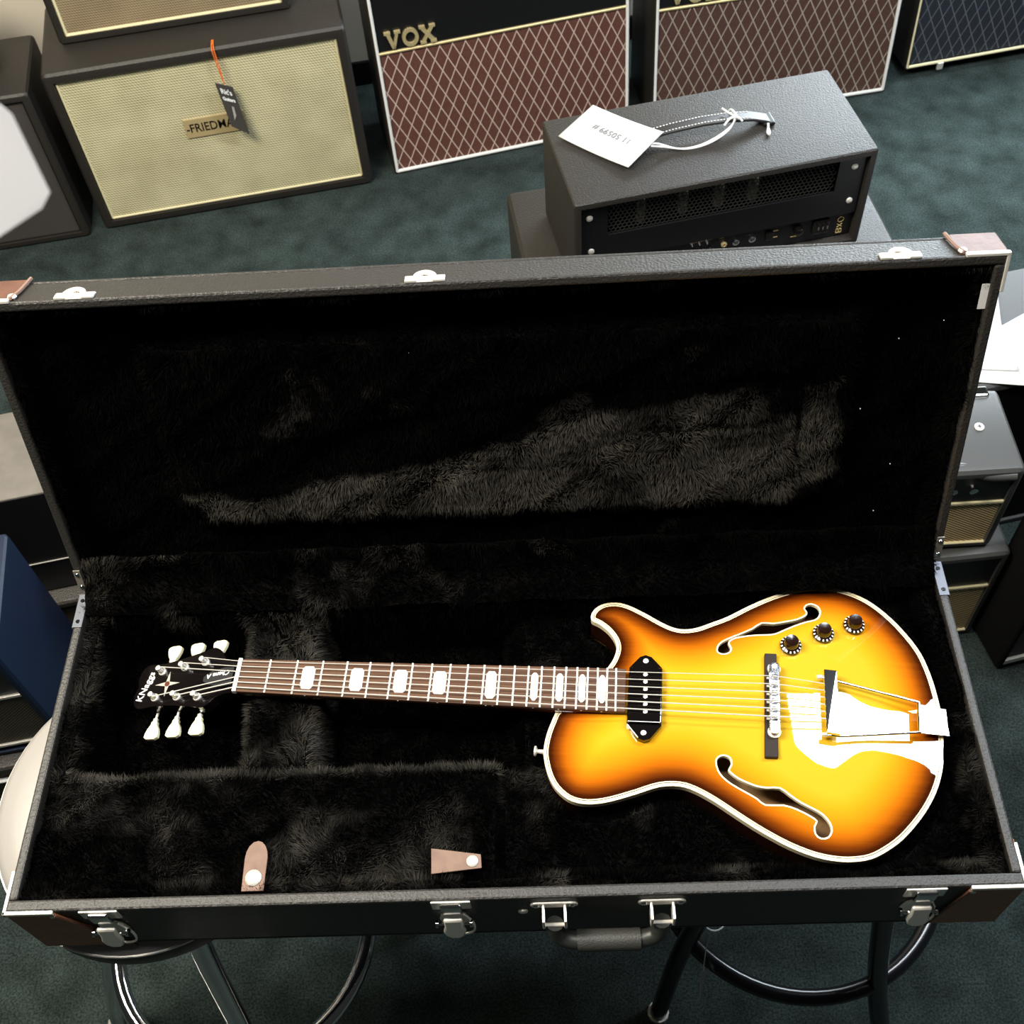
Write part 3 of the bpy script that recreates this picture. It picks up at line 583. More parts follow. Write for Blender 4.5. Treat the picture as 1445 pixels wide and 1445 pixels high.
for P in ([(-0.12, -0.08, 0.74), (-0.16, -0.125, 0.45), (-0.19, -0.148, 0.27), (-0.212, -0.172, 0.01)], [(0.05, -0.12, 0.74), (0.070, -0.165, 0.50), (0.092, -0.200, 0.31), (0.115, -0.235, 0.18), (0.15, -0.27, 0.01)],
          [(0.12, 0.08, 0.74), (0.16, 0.125, 0.45), (0.19, 0.148, 0.27), (0.212, 0.172, 0.01)], [(-0.05, 0.12, 0.74), (-0.070, 0.165, 0.50), (-0.092, 0.200, 0.31), (-0.115, 0.235, 0.18), (-0.15, 0.27, 0.01)]):
    P = catmull(P, 4); lg = MB().tube(P, 0.0145, 12).build('leg', darkmetal, sl, True); e = P[-1]
    MB().cyl((e[0], e[1], 0), (e[0], e[1], 0.014), 0.018, n=14).build('foot_cap', nickel, lg, True)
t = thing('price_tag', 'small white tag dangling from the black stool leg', 'tag', (0.79, 0.10, 0.30))
MB().tube([(0.018+0.017*math.cos(a), 0.018+0.017*math.sin(a), 0.10) for a in [2*math.pi*k/20 for k in range(20)]], 0.0018, 6, True).build('string', white, t, True)
MB().add([(0, -0.035, 0.03), (0.007, -0.037, 0.032), (0.000, -0.062, -0.035), (-0.001, -0.06, -0.034)], [(0, 1, 2, 3)]).build('card', paper, t)
MB().tube([(0.012, 0.002, 0.10), (0.006, -0.015, 0.07), (0.003, -0.035, 0.03)], 0.0008, 5).build('string', white, t, True)

# ------------------------------------------------------------------ the guitar case
OUTL = [(0.4406, 0.0339), (0.4477, 0.0461), (0.4516, 0.0607), (0.4493, 0.0727), (0.4415, 0.0847), (0.4305, 0.0942), (0.4217, 0.0988), (0.4194, 0.1033), (0.4203, 0.1101), (0.4255, 0.1179), (0.4351, 0.1241), (0.4493, 0.1265), (0.4646, 0.1232), (0.4842, 0.1133), (0.5058, 0.1002), (0.5208, 0.0933), (0.5336, 0.0916), (0.5485, 0.0944), (0.5658, 0.102), (0.5859, 0.1115), (0.6137, 0.1285), (0.6416, 0.143), (0.6695, 0.1535), (0.6948, 0.1579), (0.7195, 0.1567), (0.7415, 0.15), (0.7625, 0.1369), (0.7825, 0.1166), (0.7994, 0.0928), (0.8116, 0.0693), (0.8188, 0.0424), (0.8226, 0.016), (0.8243, -0.0099), (0.8231, -0.0331), (0.8195, -0.0559), (0.8171, -0.073), (0.809, -0.0964), (0.7978, -0.1173), (0.7826, -0.1381), (0.7635, -0.1587), (0.7454, -0.1725), (0.728, -0.182), (0.7092, -0.1861), (0.6907, -0.1865), (0.6683, -0.183), (0.642, -0.1736), (0.6136, -0.1588), (0.589, -0.1434), (0.5639, -0.1267), (0.5426, -0.1152), (0.5253, -0.1103), (0.5032, -0.112), (0.4777, -0.1216), (0.4543, -0.13), (0.4348, -0.135), (0.4172, -0.1359), (0.4013, -0.1316), (0.3869, -0.1198), (0.3782, -0.1055), (0.3728, -0.0887), (0.3708, -0.0737), (0.3734, -0.0538), (0.3795, -0.0335), (0.3822, -0.0261)]
W, D, LH, LA = 1.073, 0.3987, 0.4064, 15.829; TS = 0.0105
cs = thing('guitar_case', 'open black guitar case with plush lining lying across two bar stools', 'guitar case', (0, 0, 0.777))
ZR = 0.123; TH = 0.0130     # rim height above the case foot
bm_ = MB().box(0, W, 0, D, 0, 0.006).box(0, W, 0, TH, 0.006, ZR).box(0, W, D-TH, D, 0.006, ZR).box(0, TS, TH, D-TH, 0.006, ZR).box(W-TS, W, TH, D-TH, 0.006, ZR)
base_s = bm_.build('base_shell', case_tolex, cs, bevel=0.0025)
XB0, XB1, YB0, YB1 = TS, W-TS, TH, D-TH
rgw = lambda X, Y: 0.0022*np.sin(X*71+Y*33)+0.0018*np.sin(X*37-Y*83+1)+0.0012*np.sin(X*151+Y*121+2)
def hbase(X, Y):
    z = np.full_like(X, 0.020)
    # compartment box front left
    d = np.minimum(np.minimum(X-(TH-0.02), 0.527-X), np.minimum(Y+0.05, 0.160-Y)); z = np.maximum(z, np.where(d > -0.012, 0.020+(0.104-0.020)*sst(-0.012, 0.004, d)-0.004*(1-sst(0, 0.03, d)), z))
    # neck rest block
    d = np.minimum(np.minimum(X-(0.214+0.06*(0.38-Y)), 0.300+0.03*(0.38-Y)-X), np.minimum(Y-0.10, 0.5-Y)); z = np.maximum(z, 0.020+(0.088-0.02)*sst(-0.01, 0.006, d))
    # body bed
    z = np.maximum(z, 0.020+(0.050-0.020)*sst(0.530, 0.555, X))
    ca, sa = math.cos(R(-4.6715)), math.sin(R(-4.6715)); gu = (X-0.2158)*ca+(Y-0.2785)*sa; gv_ = -(X-0.2158)*sa+(Y-0.2785)*ca
    d = -poly_sd(gu, gv_, OUTL); d0 = d.copy(); z = np.where(X > 0.54, np.maximum(z, 0.050+(0.080-0.050)*sst(0.004, 0.013, d)*sst(0.545, 0.56, X)), z)
    # ridge at the neck heel, back and front of it
    d = np.minimum(np.minimum(X-0.525, 0.60-X), np.minimum(Y-0.02, 0.16-Y)); z = np.maximum(z, 0.020+0.070*sst(-0.012, 0.01, d))
    # padded walls
    for d, top in ((X-TH, 0.108), (W-TH-X, 0.112), (Y-TH, 0.112), (D-TH-Y, 0.110)):
        z = np.maximum(z, 0.020+(top-0.020)*(1-sst(0.012, 0.026, d)))
    cap = 0.074+0.040*sst(0.008, 0.024, d0); z = np.where(X > 0.545, np.minimum(z, cap), z)
    return z+rgw(X, Y)
V, F, T = grid_mesh(XB0, XB1, 270, YB0, YB1, 96, hbase)
lin = MB().add(V.tolist(), F.tolist()).build('base_lining', plush_base, cs, True)
def nap_shade_base(P):
    x, y = P[:, 0], P[:, 1]; n = np.zeros(len(P))
    n += 0.75*((x > 0.205) & (x < 0.315) & (y > 0.17)) * (np.abs(np.sin(x*40+y*25)) > 0.1)
    n += 0.40*((x < 0.53) & (y < 0.165)); n += 0.5*((x < 0.04) & (y > 0.16)); n += 0.5*((y > 0.15) & (y < 0.168) & (x < 0.53))
    n += 0.25*((x > 0.53) & (y < 0.036)); n += 0.3*((x > 0.53) & (x < 0.6) & (y < 0.165)); n += 0.15*((y > 0.36) & (x < 0.6))
    n = np.where((P[:, 2] < 0.075) & (x < 0.55) & ~((x > 0.205) & (x < 0.315)), -2.0, n)  # deep pockets blackened: their shade is painted into the plush colour
    n += 0.7*np.exp(-((x-0.14)/0.035)**2-((y-0.11)/0.05)**2)
    return n
pile('base_plush', V, T, 230000, 0.0105, 0.0012, plush, cs, 1, nap_shade=nap_shade_base)
# plush strip that bridges the hinge
sy = [D-0.030, D-0.012, D-0.001, D+0.006, D+0.014, D+0.022]; sz = [ZR-0.008, ZR+0.007, ZR+0.011, ZR+0.015, ZR+0.027, ZR+0.048]
NX = 240; sv_ = []
for y_, z_ in zip(sy, sz):
    for i in range(NX): x_ = TH*0.8+(W-1.6*TH)*i/(NX-1); sv_.append((x_, y_, z_+0.002*math.sin(x_*47)+0.0015*math.sin(x_*113+y_*50)))
sf = np.array([(j*NX+i, j*NX+i+1, (j+1)*NX+i+1, (j+1)*NX+i) for j in range(5) for i in range(NX-1)])
MB().add(sv_, sf.tolist()).build('hinge_lining', plush_base, cs, True)
pile('hinge_plush', np.array(sv_), np.concatenate([sf[:, [0, 1, 2]], sf[:, [0, 2, 3]]]), 30000, 0.010, 0.0012, plush, cs, 5, nap_shade=lambda P: 0.25-0.4*sst(0.2, 0.9, P[:, 0]))
# pull tabs of the pocket lid
tb = MB().prism([(0.252, 0.017), (0.276, 0.017), (0.2765, 0.053)]+[(0.264+0.0125*math.cos(a), 0.053+0.019*math.sin(a)) for a in [math.pi*k/8 for k in range(1, 8)]]+[(0.2515, 0.053)], 0.116, 0.1185).build('pull_tab', tan, cs, bevel=0.0006)
MB().lathe([(0.0085, 0), (0.009, 0.0012), (0.0065, 0.003), (0.002, 0.004)], (0.2637, 0.031, 0.1182), 20).build('snap', nickel, tb, True)
tb = MB().prism([(0.456, 0.030), (0.455, 0.058), (0.509, 0.050), (0.510, 0.035)], 0.116, 0.1185).build('pull_tab', tan, cs, bevel=0.0006)
MB().lathe([(0.0062, 0), (0.0065, 0.001), (0.005, 0.0022), (0.002, 0.003)], (0.500, 0.0425, 0.1182), 20).build('snap', nickel, tb, True)
# latches on the front
def latch(x, sc=1.0):
    p = MB().box(x-0.021, x+0.021, -0.0022, 0, ZR-0.024, ZR-0.002).prism_xz([(x+0.017*math.cos(a), ZR-0.060+0.030*math.sin(a)) for a in [math.pi*k/10*2 for k in range(10)]], -0.0018, 0).build('latch', nickel, cs, bevel=0.001)
    MB().box(x-0.0115, x+0.0115, -0.0075, -0.0018, ZR-0.026, ZR-0.003).build('hasp', chrome, p, bevel=0.0025)
    pr_ = [(-0.0105, ZR-0.034), (0.0105, ZR-0.034), (0.0100, ZR-0.050), (0.0125, ZR-0.060), (0.0100, ZR-0.070), (0.004, ZR-0.075), (-0.004, ZR-0.075), (-0.0100, ZR-0.070), (-0.0125, ZR-0.060), (-0.0100, ZR-0.050)]
    MB().prism_xz([(x+a, b) for a, b in pr_], -0.0125, -0.0075).build('lever', nickel, p, True, bevel=0.002)
    for v in p.children[-1].data.vertices: v.co.y -= max(0.0, ZR-0.034-v.co.z)*0.15
    MB().cyl((x-0.019, -0.009, ZR-0.052), (x+0.019, -0.009, ZR-0.052), 0.0018, n=8).lathe([(0.0042, 0), (0.0042, 0.003)], (x-0.020, -0.009, ZR-0.052), 12, (1, 0, 0)).lathe([(0.0042, 0), (0.0042, 0.003)], (x+0.017, -0.009, ZR-0.052), 12, (1, 0, 0)).build('pivot_pin', chrome, p, True)
    MB().tube(catmull([(x+0.012, -0.004, ZR-0.036), (x+0.020, -0.006, ZR-0.060), (x+0.019, -0.009, ZR-0.080), (x+0.008, -0.010, ZR-0.086), (x, -0.008, ZR-0.086)], 4), 0.0014, 6).build('wire_bail', nickel, p, True)
for x in (0.100, 0.477, 0.973): latch(x)
# handle
hn = MB().tube(catmull([(0.586, -0.015, ZR-0.040), (0.586, -0.018, ZR-0.050), (0.591, -0.022, ZR-0.062), (0.602, -0.025, ZR-0.067), (0.618, -0.026, ZR-0.067), (0.668, -0.026, ZR-0.067), (0.684, -0.025, ZR-0.066), (0.695, -0.022, ZR-0.061), (0.700, -0.018, ZR-0.049), (0.700, -0.015, ZR-0.040)], 4), 0.0095, 12).build('handle', mat('black handle rubber', (0.022, 0.024, 0.022), 0.45, bump=0.2, bscale=300), cs, True)
MB().cyl((0.609, -0.026, ZR-0.067), (0.677, -0.026, ZR-0.067), 0.0120, n=18).build('grip', mat('stitched grip', (0.035, 0.036, 0.032), 0.5, bump=0.6, bscale=500), hn, True)
for x in (0.586, 0.700):
    ob = []
    for sx, a0 in ((1, -90), (-1, 90)):
        for k in range(7): ob.append((x+sx*0.019+sx*0.0065*math.cos(R(-90+30*k)) , ZR-0.019+0.0065*math.sin(R(-90+30*k))*sx))
    p = MB().prism_xz(ob, -0.0028, 0).build('handle_plate', nickel, cs, bevel=0.001)
    for s_ in (-0.0115, 0.0115): MB().box(x+s_-0.0014, x+s_+0.0014, -0.021, -0.002, ZR-0.040, ZR-0.016).build('bracket', nickel, p, bevel=0.001)
    MB().cyl((x-0.013, -0.017, ZR-0.038), (x+0.013, -0.017, ZR-0.038), 0.0022, n=8).build('pin', nickel, p, True)
    for s_ in (-0.019, 0.019): MB().lathe([(0.0035, 0), (0.003, 0.0015), (0.001, 0.002)], (x+s_, -0.0028, ZR-0.019), 12, (0, -1, 0)).build('rivet', chrome, p, True)
MB().lathe([(0.0055, 0), (0.005, 0.002), (0.002, 0.003)], (0.552, 0, ZR-0.042), 16, (0, -1, 0)).build('key_lock', nickel, cs, True)
# leather corners + metal edging on the base
def bcorner(xc, sx, name_len_b, name_len_t):
    e = 0.0016
    poly = [(xc-sx*e, ZR-0.004), (xc+sx*name_len_t, ZR-0.004), (xc+sx*name_len_b, -0.001), (xc-sx*e, -0.001)]
    mb = MB().prism_xz(poly, -e, 0.0005)
    x0, x1 = (xc-e, xc+0.0005) if sx > 0 else (xc-0.0005, xc+e)
    mb.box(x0, x1, 0, 0.05, -0.001, ZR-0.004); o = mb.build('leather_corner', mat('brightened leather', (0.40, 0.15, 0.055), 0.45, bump=0.3, bscale=150, col2=(0.50, 0.20, 0.08), var=0.2, vscale=40), cs, bevel=0.001)  # leather colour brightened here because the base corners render unlit
    MB().box(min(xc-sx*0.003, xc+sx*name_len_t), max(xc-sx*0.003, xc+sx*name_len_t), -0.003, 0.0015, ZR-0.007, ZR-0.0005).box(min(xc-sx*0.003, xc+sx*0.001), max(xc-sx*0.003, xc+sx*0.001), -0.003, 0.045, ZR-0.007, ZR-0.0005).build('metal_edge', nickel, o, bevel=0.001)
    MB().tube([(xc+sx*(name_len_t+0.001), -0.003, ZR-0.006), (xc+sx*(name_len_b+0.001), -0.003, 0.001)], 0.0016, 6).build('welt', leather, o, True)
    MB().lathe([(0.0035, 0), (0.003, 0.001)], (xc+sx*(name_len_t-0.004), -0.002, ZR-0.013), 12, (0, -1, 0)).build('rivet', nickel, o, True)
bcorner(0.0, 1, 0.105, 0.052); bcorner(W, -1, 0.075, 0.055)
for x0, x1, xs in ((-0.0012, TS+0.0005, -0.0018), (W-TS-0.0005, W+0.0012, W+0.0002)):
    o = MB().box(x0, x1, D-0.050, D-0.002, ZR, ZR+0.0012).box(xs, xs+0.0016, D-0.050, D-0.002, ZR-0.03, ZR).build('hinge_plate', mat('steel plate', (0.11, 0.12, 0.145), 0.45, 0.5), cs, bevel=0.0005)
    MB().lathe([(0.003, 0), (0.0025, 0.001)], ((x0+x1)/2, D-0.012, ZR+0.0012), 10).build('rivet', chrome, o, True)
    MB().lathe([(0.003, 0), (0.0025, 0.001)], ((x0+x1)/2, D-0.042, ZR+0.0012), 10).build('rivet', chrome, o, True)
# lid (its own frame: x along, y up the lid, z towards the inside)
LD = 0.048; LT = 0.011
lid = MB().box(0, W, 0, LH, -LD, -LD+0.006).box(0, W, 0, LT, -LD+0.006, 0).box(0, W, LH-LT, LH, -LD+0.006, 0).box(0, LT, LT, LH-LT, -LD+0.006, 0).box(W-LT, W, LT, LH-LT, -LD+0.006, 0).build('lid_shell', case_tolex, cs, bevel=0.0025)
lid.location = (0, D+0.002, ZR+0.002); lid.rotation_euler = (R(90-LA), 0, 0)
PLAT = [(0.150, 0.125), (0.165, 0.088), (0.20, 0.080), (0.88, 0.080), (0.915, 0.092), (0.945, 0.14), (0.945, 0.33), (0.150, 0.33)]
def hlid(X, Y):
    z = np.full_like(X, -0.038); s_ = poly_sd(X, Y, PLAT); z = z+0.014*sst(-0.006, 0.006, s_)
    nk = poly_sd(X, Y, [(0.19, 0.135), (0.62, 0.150), (0.70, 0.19), (0.90, 0.20), (0.90, 0.27), (0.62, 0.26), (0.19, 0.19)]); z = z-0.005*sst(-0.004, 0.006, nk)
    dd = np.minimum(np.minimum(X-LT, W-LT-X), np.minimum(Y-LT, LH-LT-Y)); z = np.maximum(z, -0.038+0.030*(1-sst(0.004, 0.014, dd)))
    return z+0.8*rgw(X, Y)
V, F, T = grid_mesh(LT, W-LT, 270, LT, LH-LT, 100, hlid)
MB().add(V.tolist(), F.tolist()).build('lid_lining', plush_base, lid, True)
def nap_lid(P):
    x, y = P[:, 0], P[:, 1]; s_ = poly_sd(x, y, [(0.155, 0.13), (0.18, 0.087), (0.88, 0.084), (0.93, 0.13), (0.94, 0.20), (0.93, 0.26), (0.72, 0.235), (0.60, 0.20), (0.48, 0.165), (0.30, 0.135), (0.22, 0.118)])
    n = 1.25*sst(-0.012, 0.012, s_)-0.30
    n += 0.35*np.exp(-((x-0.60)/0.10)**2-((y-0.20)/0.05)**2)+0.45*np.exp(-((x-0.33)/0.08)**2-((y-0.235)/0.04)**2)+0.2*np.exp(-((x-0.97)/0.08)**2-((y-0.10)/0.10)**2)
    # imprint lines of strings and bridge
    for yy in (0.150, 0.163, 0.176, 0.189): n -= 0.35*np.exp(-((y-yy-0.03*(x-0.6))/0.0022)**2)*((x > 0.45) & (x < 0.87))
    n -= 0.6*np.exp(-((x-0.885)/0.004)**2)*((y > 0.14) & (y < 0.225))
    n += 0.3*((y > LH-0.05)); return n
pile('lid_plush', V, T, 230000, 0.0085, 0.0012, plush, lid, 2, comb=(0, -0.5, 0), nap_shade=nap_lid)
lint = MB()
for x, y in ((0.985, 0.30), (0.955, 0.21), (1.00, 0.13), (0.99, 0.06), (0.70, 0.27), (1.03, 0.32), (0.45, 0.31)): lint.box(x-0.0005, x+0.0005, y-0.0005, y+0.0005, -0.0250, -0.0240)
lint.build('lint_flecks', paper, lid, kind='stuff')
# lid keepers, corners, sticker
for x in (0.110, 0.479, 0.966):
    k = MB().box(x-0.021, x-0.008, LH, LH+0.003, -0.012, -0.001).box(x+0.008, x+0.021, LH, LH+0.003, -0.012, -0.001).box(x-0.021, x+0.021, LH, LH+0.0014, -0.014, -0.001).build('latch_keeper', nickel, lid, bevel=0.0012)
    ar = [(x-0.010*math.cos(a), LH+0.0030, -0.006-0.0115*math.sin(a)) for a in [math.pi*q/10 for q in range(11)]]
    MB().tube(ar, 0.003, 8).build('catch_arch', nickel, k, True)
def lcorner(xc, sx, L_):
    a, b = sorted((xc-sx*0.0018, xc+sx*L_)); mb = MB().box(a, b, LH-0.0005, LH+0.0018, -LD-0.001, -0.005)
    x0, x1 = sorted((xc-sx*0.0018, xc+sx*0.0005)); mb.box(x0, x1, LH-0.045, LH+0.0018, -LD-0.001, -0.005); o = mb.build('leather_corner', leather, lid, bevel=0.001)
    a, b = sorted((xc-sx*0.0030, xc+sx*L_*0.9)); x0, x1 = sorted((xc-sx*0.0030, xc+sx*0.001))
    MB().box(a, b, LH-0.001, LH+0.003, -0.006, 0.0006).box(x0, x1, LH-0.042, LH+0.003, -0.006, 0.0006).build('metal_edge', nickel, o, bevel=0.001)
    MB().tube(catmull([(xc+sx*L_*0.92, LH+0.003, -0.004), (xc+sx*(L_+0.001), LH+0.003, -0.020), (xc+sx*(L_+0.004), LH+0.003, -LD-0.001)], 4), 0.0022, 6).build('welt', tan, o, True)
    MB().lathe([(0.005, 0), (0.004, 0.002)], (xc+sx*(L_*0.93), LH+0.0025, -0.009), 12, (0, 1, 0)).build('rivet', nickel, o, True)
lcorner(0.0, 1, 0.046); lcorner(W, -1, 0.047)
stk = MB().box(W-0.0190, W-0.0075, 0.344, 0.373, -0.0035, -0.0030).build('sticker', paper, lid); 
for x in (0.004, W-0.004):
    o = MB().box(x-0.0045, x+0.0045, 0.001, 0.035, 0.0, 0.0012).build('hinge_plate', mat('dull steel plate', (0.22, 0.20, 0.17), 0.4, 0.5), lid, bevel=0.0005)
    for y in (0.008, 0.028): MB().lathe([(0.003, 0), (0.0025, 0.001)], (x, y, 0.0012), 10).build('rivet', chrome, o, True)

# ------------------------------------------------------------------ the guitar (own frame: x from nut to tail, y across)
gt = thing('electric_guitar', 'sunburst hollow-body electric guitar with black pickup and trapeze tailpiece lying in the plush case', 'guitar', (0.2158, 0.2785, 0.835), -4.6715)
FUP = [(0.5724, 0.0626), (0.5749, 0.0703), (0.5828, 0.077), (0.5997, 0.0854), (0.6156, 0.0937), (0.6267, 0.1019), (0.6404, 0.1012), (0.6562, 0.1044), (0.6697, 0.108), (0.6802, 0.1144), (0.6821, 0.1198), (0.6798, 0.1249), (0.6824, 0.1295), (0.6881, 0.1313), (0.6946, 0.1281), (0.6969, 0.1217), (0.695, 0.1142), (0.6897, 0.1088), (0.6784, 0.1053), (0.6647, 0.0995), (0.651, 0.0925), (0.6419, 0.0878), (0.633, 0.0862), (0.6175, 0.0856), (0.5996, 0.0828), (0.5895, 0.0791), (0.5849, 0.0732), (0.5875, 0.0657), (0.5855, 0.0601), (0.58, 0.0579), (0.5745, 0.0589)]
FLO = [(0.5669, -0.0805), (0.5693, -0.0757), (0.5748, -0.0737), (0.5813, -0.0763), (0.5825, -0.0833), (0.5793, -0.0893), (0.5821, -0.0938), (0.5901, -0.0999), (0.6007, -0.1049), (0.6112, -0.1086), (0.6219, -0.1099), (0.6347, -0.1097), (0.6449, -0.1171), (0.6571, -0.1256), (0.6693, -0.1317), (0.6793, -0.1378), (0.6859, -0.1463), (0.6873, -0.1539), (0.6836, -0.1606), (0.6763, -0.1621), (0.6714, -0.158), (0.671, -0.1504), (0.6737, -0.1441), (0.6666, -0.1385), (0.6524, -0.1314), (0.6379, -0.1272), (0.6188, -0.1275), (0.6106, -0.1211), (0.5981, -0.1138), (0.5834, -0.1053), (0.574, -0.0977), (0.5688, -0.0898)]
OC = catmull(OUTL, 3)[:]
def offset_loop(P, d):
    n = len(P); out = []; A = sum(P[i][0]*P[(i+1) % n][1]-P[(i+1) % n][0]*P[i][1] for i in range(n)); s = 1 if A > 0 else -1
    for i in range(n):
        a, b = P[i-1], P[(i+1) % n]; tx, ty = b[0]-a[0], b[1]-a[1]; l = math.hypot(tx, ty) or 1; out.append((P[i][0]-s*ty/l*d, P[i][1]+s*tx/l*d))
    return out      # d > 0 moves inward
IN1 = offset_loop(OC, 0.0056)
HU = catmull(FUP, 2, True); HL = catmull(FLO, 2, True)
ZE = 0.045
OCn = OC
def arch_np(x, y):
    d = np.maximum(poly_sd(np.asarray(x), np.asarray(y), OCn), 0); return d, ZE+0.0005+0.0085*sst(0.0, 0.105, d)
def archz(x, y): return float(arch_np(np.array([x]), np.array([y]))[1][0])
def build_top():
    gx, gy = np.meshgrid(np.arange(0.37, 0.83, 0.0045), np.arange(-0.19, 0.16, 0.0045)); gx = gx.ravel(); gy = gy.ravel()
    ok = (poly_sd(gx, gy, IN1) > 0.002) & (poly_sd(gx, gy, HU) < -0.0015) & (poly_sd(gx, gy, HL) < -0.0015)
    pts = [Vector(p) for p in IN1]+[Vector(p) for p in HU]+[Vector(p) for p in HL]+[Vector((a, b)) for a, b in zip(gx[ok], gy[ok])]
    ed = []; k = 0
    for Lp in (IN1, HU, HL):
        n = len(Lp); ed += [(k+i, k+(i+1) % n) for i in range(n)]; k += n
    r = delaunay_2d_cdt(pts, ed, [], 0, 1e-6); vs, fs = r[0], r[2]
    vx = np.array([v.x for v in vs]); vy = np.array([v.y for v in vs]); d, z = arch_np(vx, vy)
    fa = np.array([list(f) for f in fs if len(f) == 3]); cx = vx[fa].mean(1); cy = vy[fa].mean(1)
    keep = (poly_sd(cx, cy, IN1) > 0) & (poly_sd(cx, cy, HU) < 0) & (poly_sd(cx, cy, HL) < 0)
    mb = MB().add(np.stack([vx, vy, z], 1).tolist(), fa[keep].tolist()); o = mb.build('body_top', burst_m, gt)
    me = o.data; bm = bmesh.new(); bm.from_mesh(me); bmesh.ops.recalc_face_normals(bm, faces=bm.faces[:])
    if sum(f.normal.z for f in bm.faces) < 0: bmesh.ops.reverse_faces(bm, faces=bm.faces[:])
    bm.to_mesh(me); bm.free(); me.polygons.foreach_set('use_smooth', [True]*len(me.polygons))
    co = np.empty(len(me.vertices)*3, np.float32); me.vertices.foreach_get('co', co); co = co.reshape(-1, 3)
    dd = poly_sd(co[:, 0].astype(float), co[:, 1].astype(float), OCn); b = np.clip((dd-0.0045)/0.068, 0, 1)
    a = me.attributes.new('burst', 'FLOAT', 'POINT'); a.data.foreach_set('value', b.astype(np.float32)); return o
top = build_top()
def ring(name, A, B, za, zb, m, parent, extra=None, smooth=True):
    n = len(A); mb = MB(); f = (lambda z, p: z if not callable(z) else z(*p))
    mb.v = [(p[0], p[1], f(za, p)) for p in A]+[(p[0], p[1], f(zb, p)) for p in B]
    mb.f = [(i, (i+1) % n, n+(i+1) % n, n+i) for i in range(n)]
    if extra is not None:
        k = len(mb.v); mb.v += [(p[0], p[1], extra) for p in A]; mb.f += [(k+i, k+(i+1) % n, (i+1) % n, i) for i in range(n)]
    return mb.build(name, m, parent, smooth)
ring('binding', OC, IN1, ZE, ZE+0.0007, bind, gt, extra=ZE-0.0085)
ring('purfling', offset_loop(OC, 0.0036), offset_loop(OC, 0.0041), ZE+0.0009, ZE+0.0009, matte, gt)
side = MB(); n = len(OC); side.v = [(x, y, ZE-0.0085) for x, y in OC]+[(x, y, 0.001) for x, y in OC]; side.f = [(i, (i+1) % n, n+(i+1) % n, n+i) for i in range(n)]
side.build('body_side', mat('dark burst side', (0.018, 0.005, 0.002), 0.2, coat=0.5), gt, True)
MB().prism(OC, 0.0, 0.003).build('body_back', inner, gt)
for H in (HU, HL):
    Ho = offset_loop(H, -0.0019)
    p = ring('sound_hole_binding', Ho, H, lambda x, y: archz(x, y)+0.0006, lambda x, y: archz(x, y)+0.0006, bind, gt)
    ring('hole_wall', H, H, lambda x, y: archz(x, y)+0.0006, lambda x, y: archz(x, y)-0.0042, bind, p)
# neck and fretboard
L0, L1, ZF = -0.002, 0.4632, 0.058
hwid = lambda u: 0.0216+(0.0283-0.0216)*u/L1
MB().prism([(L0, -hwid(0)), (L1, -hwid(L1)), (L1, hwid(L1)), (L0, hwid(0))], ZF-0.0058, ZF).build('fretboard', rosewood, gt, bevel=0.0008)
fb = [o for o in C.objects if o.name == 'fretboard'][0]
nk = MB(); prof = []
us = [0.0, 0.05, 0.15, 0.30, 0.40, 0.435, 0.4615]
vs = []; K = 12
for u in us:
    h = hwid(u); dep = 0.020 if u < 0.36 else (0.028 if u < 0.42 else 0.006)
    for k in range(K+1):
        a = math.pi*k/K; vs.append((u, -h*math.cos(a), ZF-0.0058-dep*math.sin(a)**0.8))
fs = []
for j in range(len(us)-1):
    for k in range(K): a = j*(K+1)+k; fs.append((a, a+1, a+K+2, a+K+1))
fs += [tuple(range(K+1)), tuple(reversed(range((len(us)-1)*(K+1), len(us)*(K+1))))]
nk.add(vs, fs).box(0.445, 0.4615, -0.0275, 0.0275, ZE, ZF-0.0058); nk.build('neck', neckm, gt, True)
fp = lambda i: 0.628*(1-2**(-i/12))
fr0 = None
for i in range(1, 23):
    u = fp(i); h = hwid(u)
    MB().box(u-0.0011, u+0.0011, -h, h, ZF, ZF+0.0010).build('fret', fretm, fb, bevel=0.0004)
for i in (3, 5, 7, 9, 12, 15, 17, 19, 21):
    u = (fp(i)+fp(i-1))/2; hw_ = 0.0078 if i < 10 else (0.0062 if i == 12 else (0.0042 if i < 18 else 0.0040)); hl = 0.0150 if i < 10 else (0.0178 if i == 12 else 0.0182); c_ = 0.004
    MB().prism([(u-hw_, -hl+c_), (u-hw_+c_*0.7, -hl), (u+hw_-c_*0.7, -hl), (u+hw_, -hl+c_), (u+hw_, hl-c_), (u+hw_-c_*0.7, hl), (u-hw_+c_*0.7, hl), (u-hw_, hl-c_)], ZF-0.0004, ZF+0.00025).build('inlay', pearl, fb)
    for q in ((-0.004, 0.004) if i == 12 else (0,)): MB().cyl((u+q, -hwid(u)-0.0002, ZF-0.0022), (u+q, -hwid(u)+0.001, ZF-0.0022), 0.0011, n=8).build('side_dot', pearl, fb)
MB().box(-0.0045, 0.0005, -0.0222, 0.0222, ZF-0.006, ZF+0.002).build('nut', pearl, gt, bevel=0.0008)
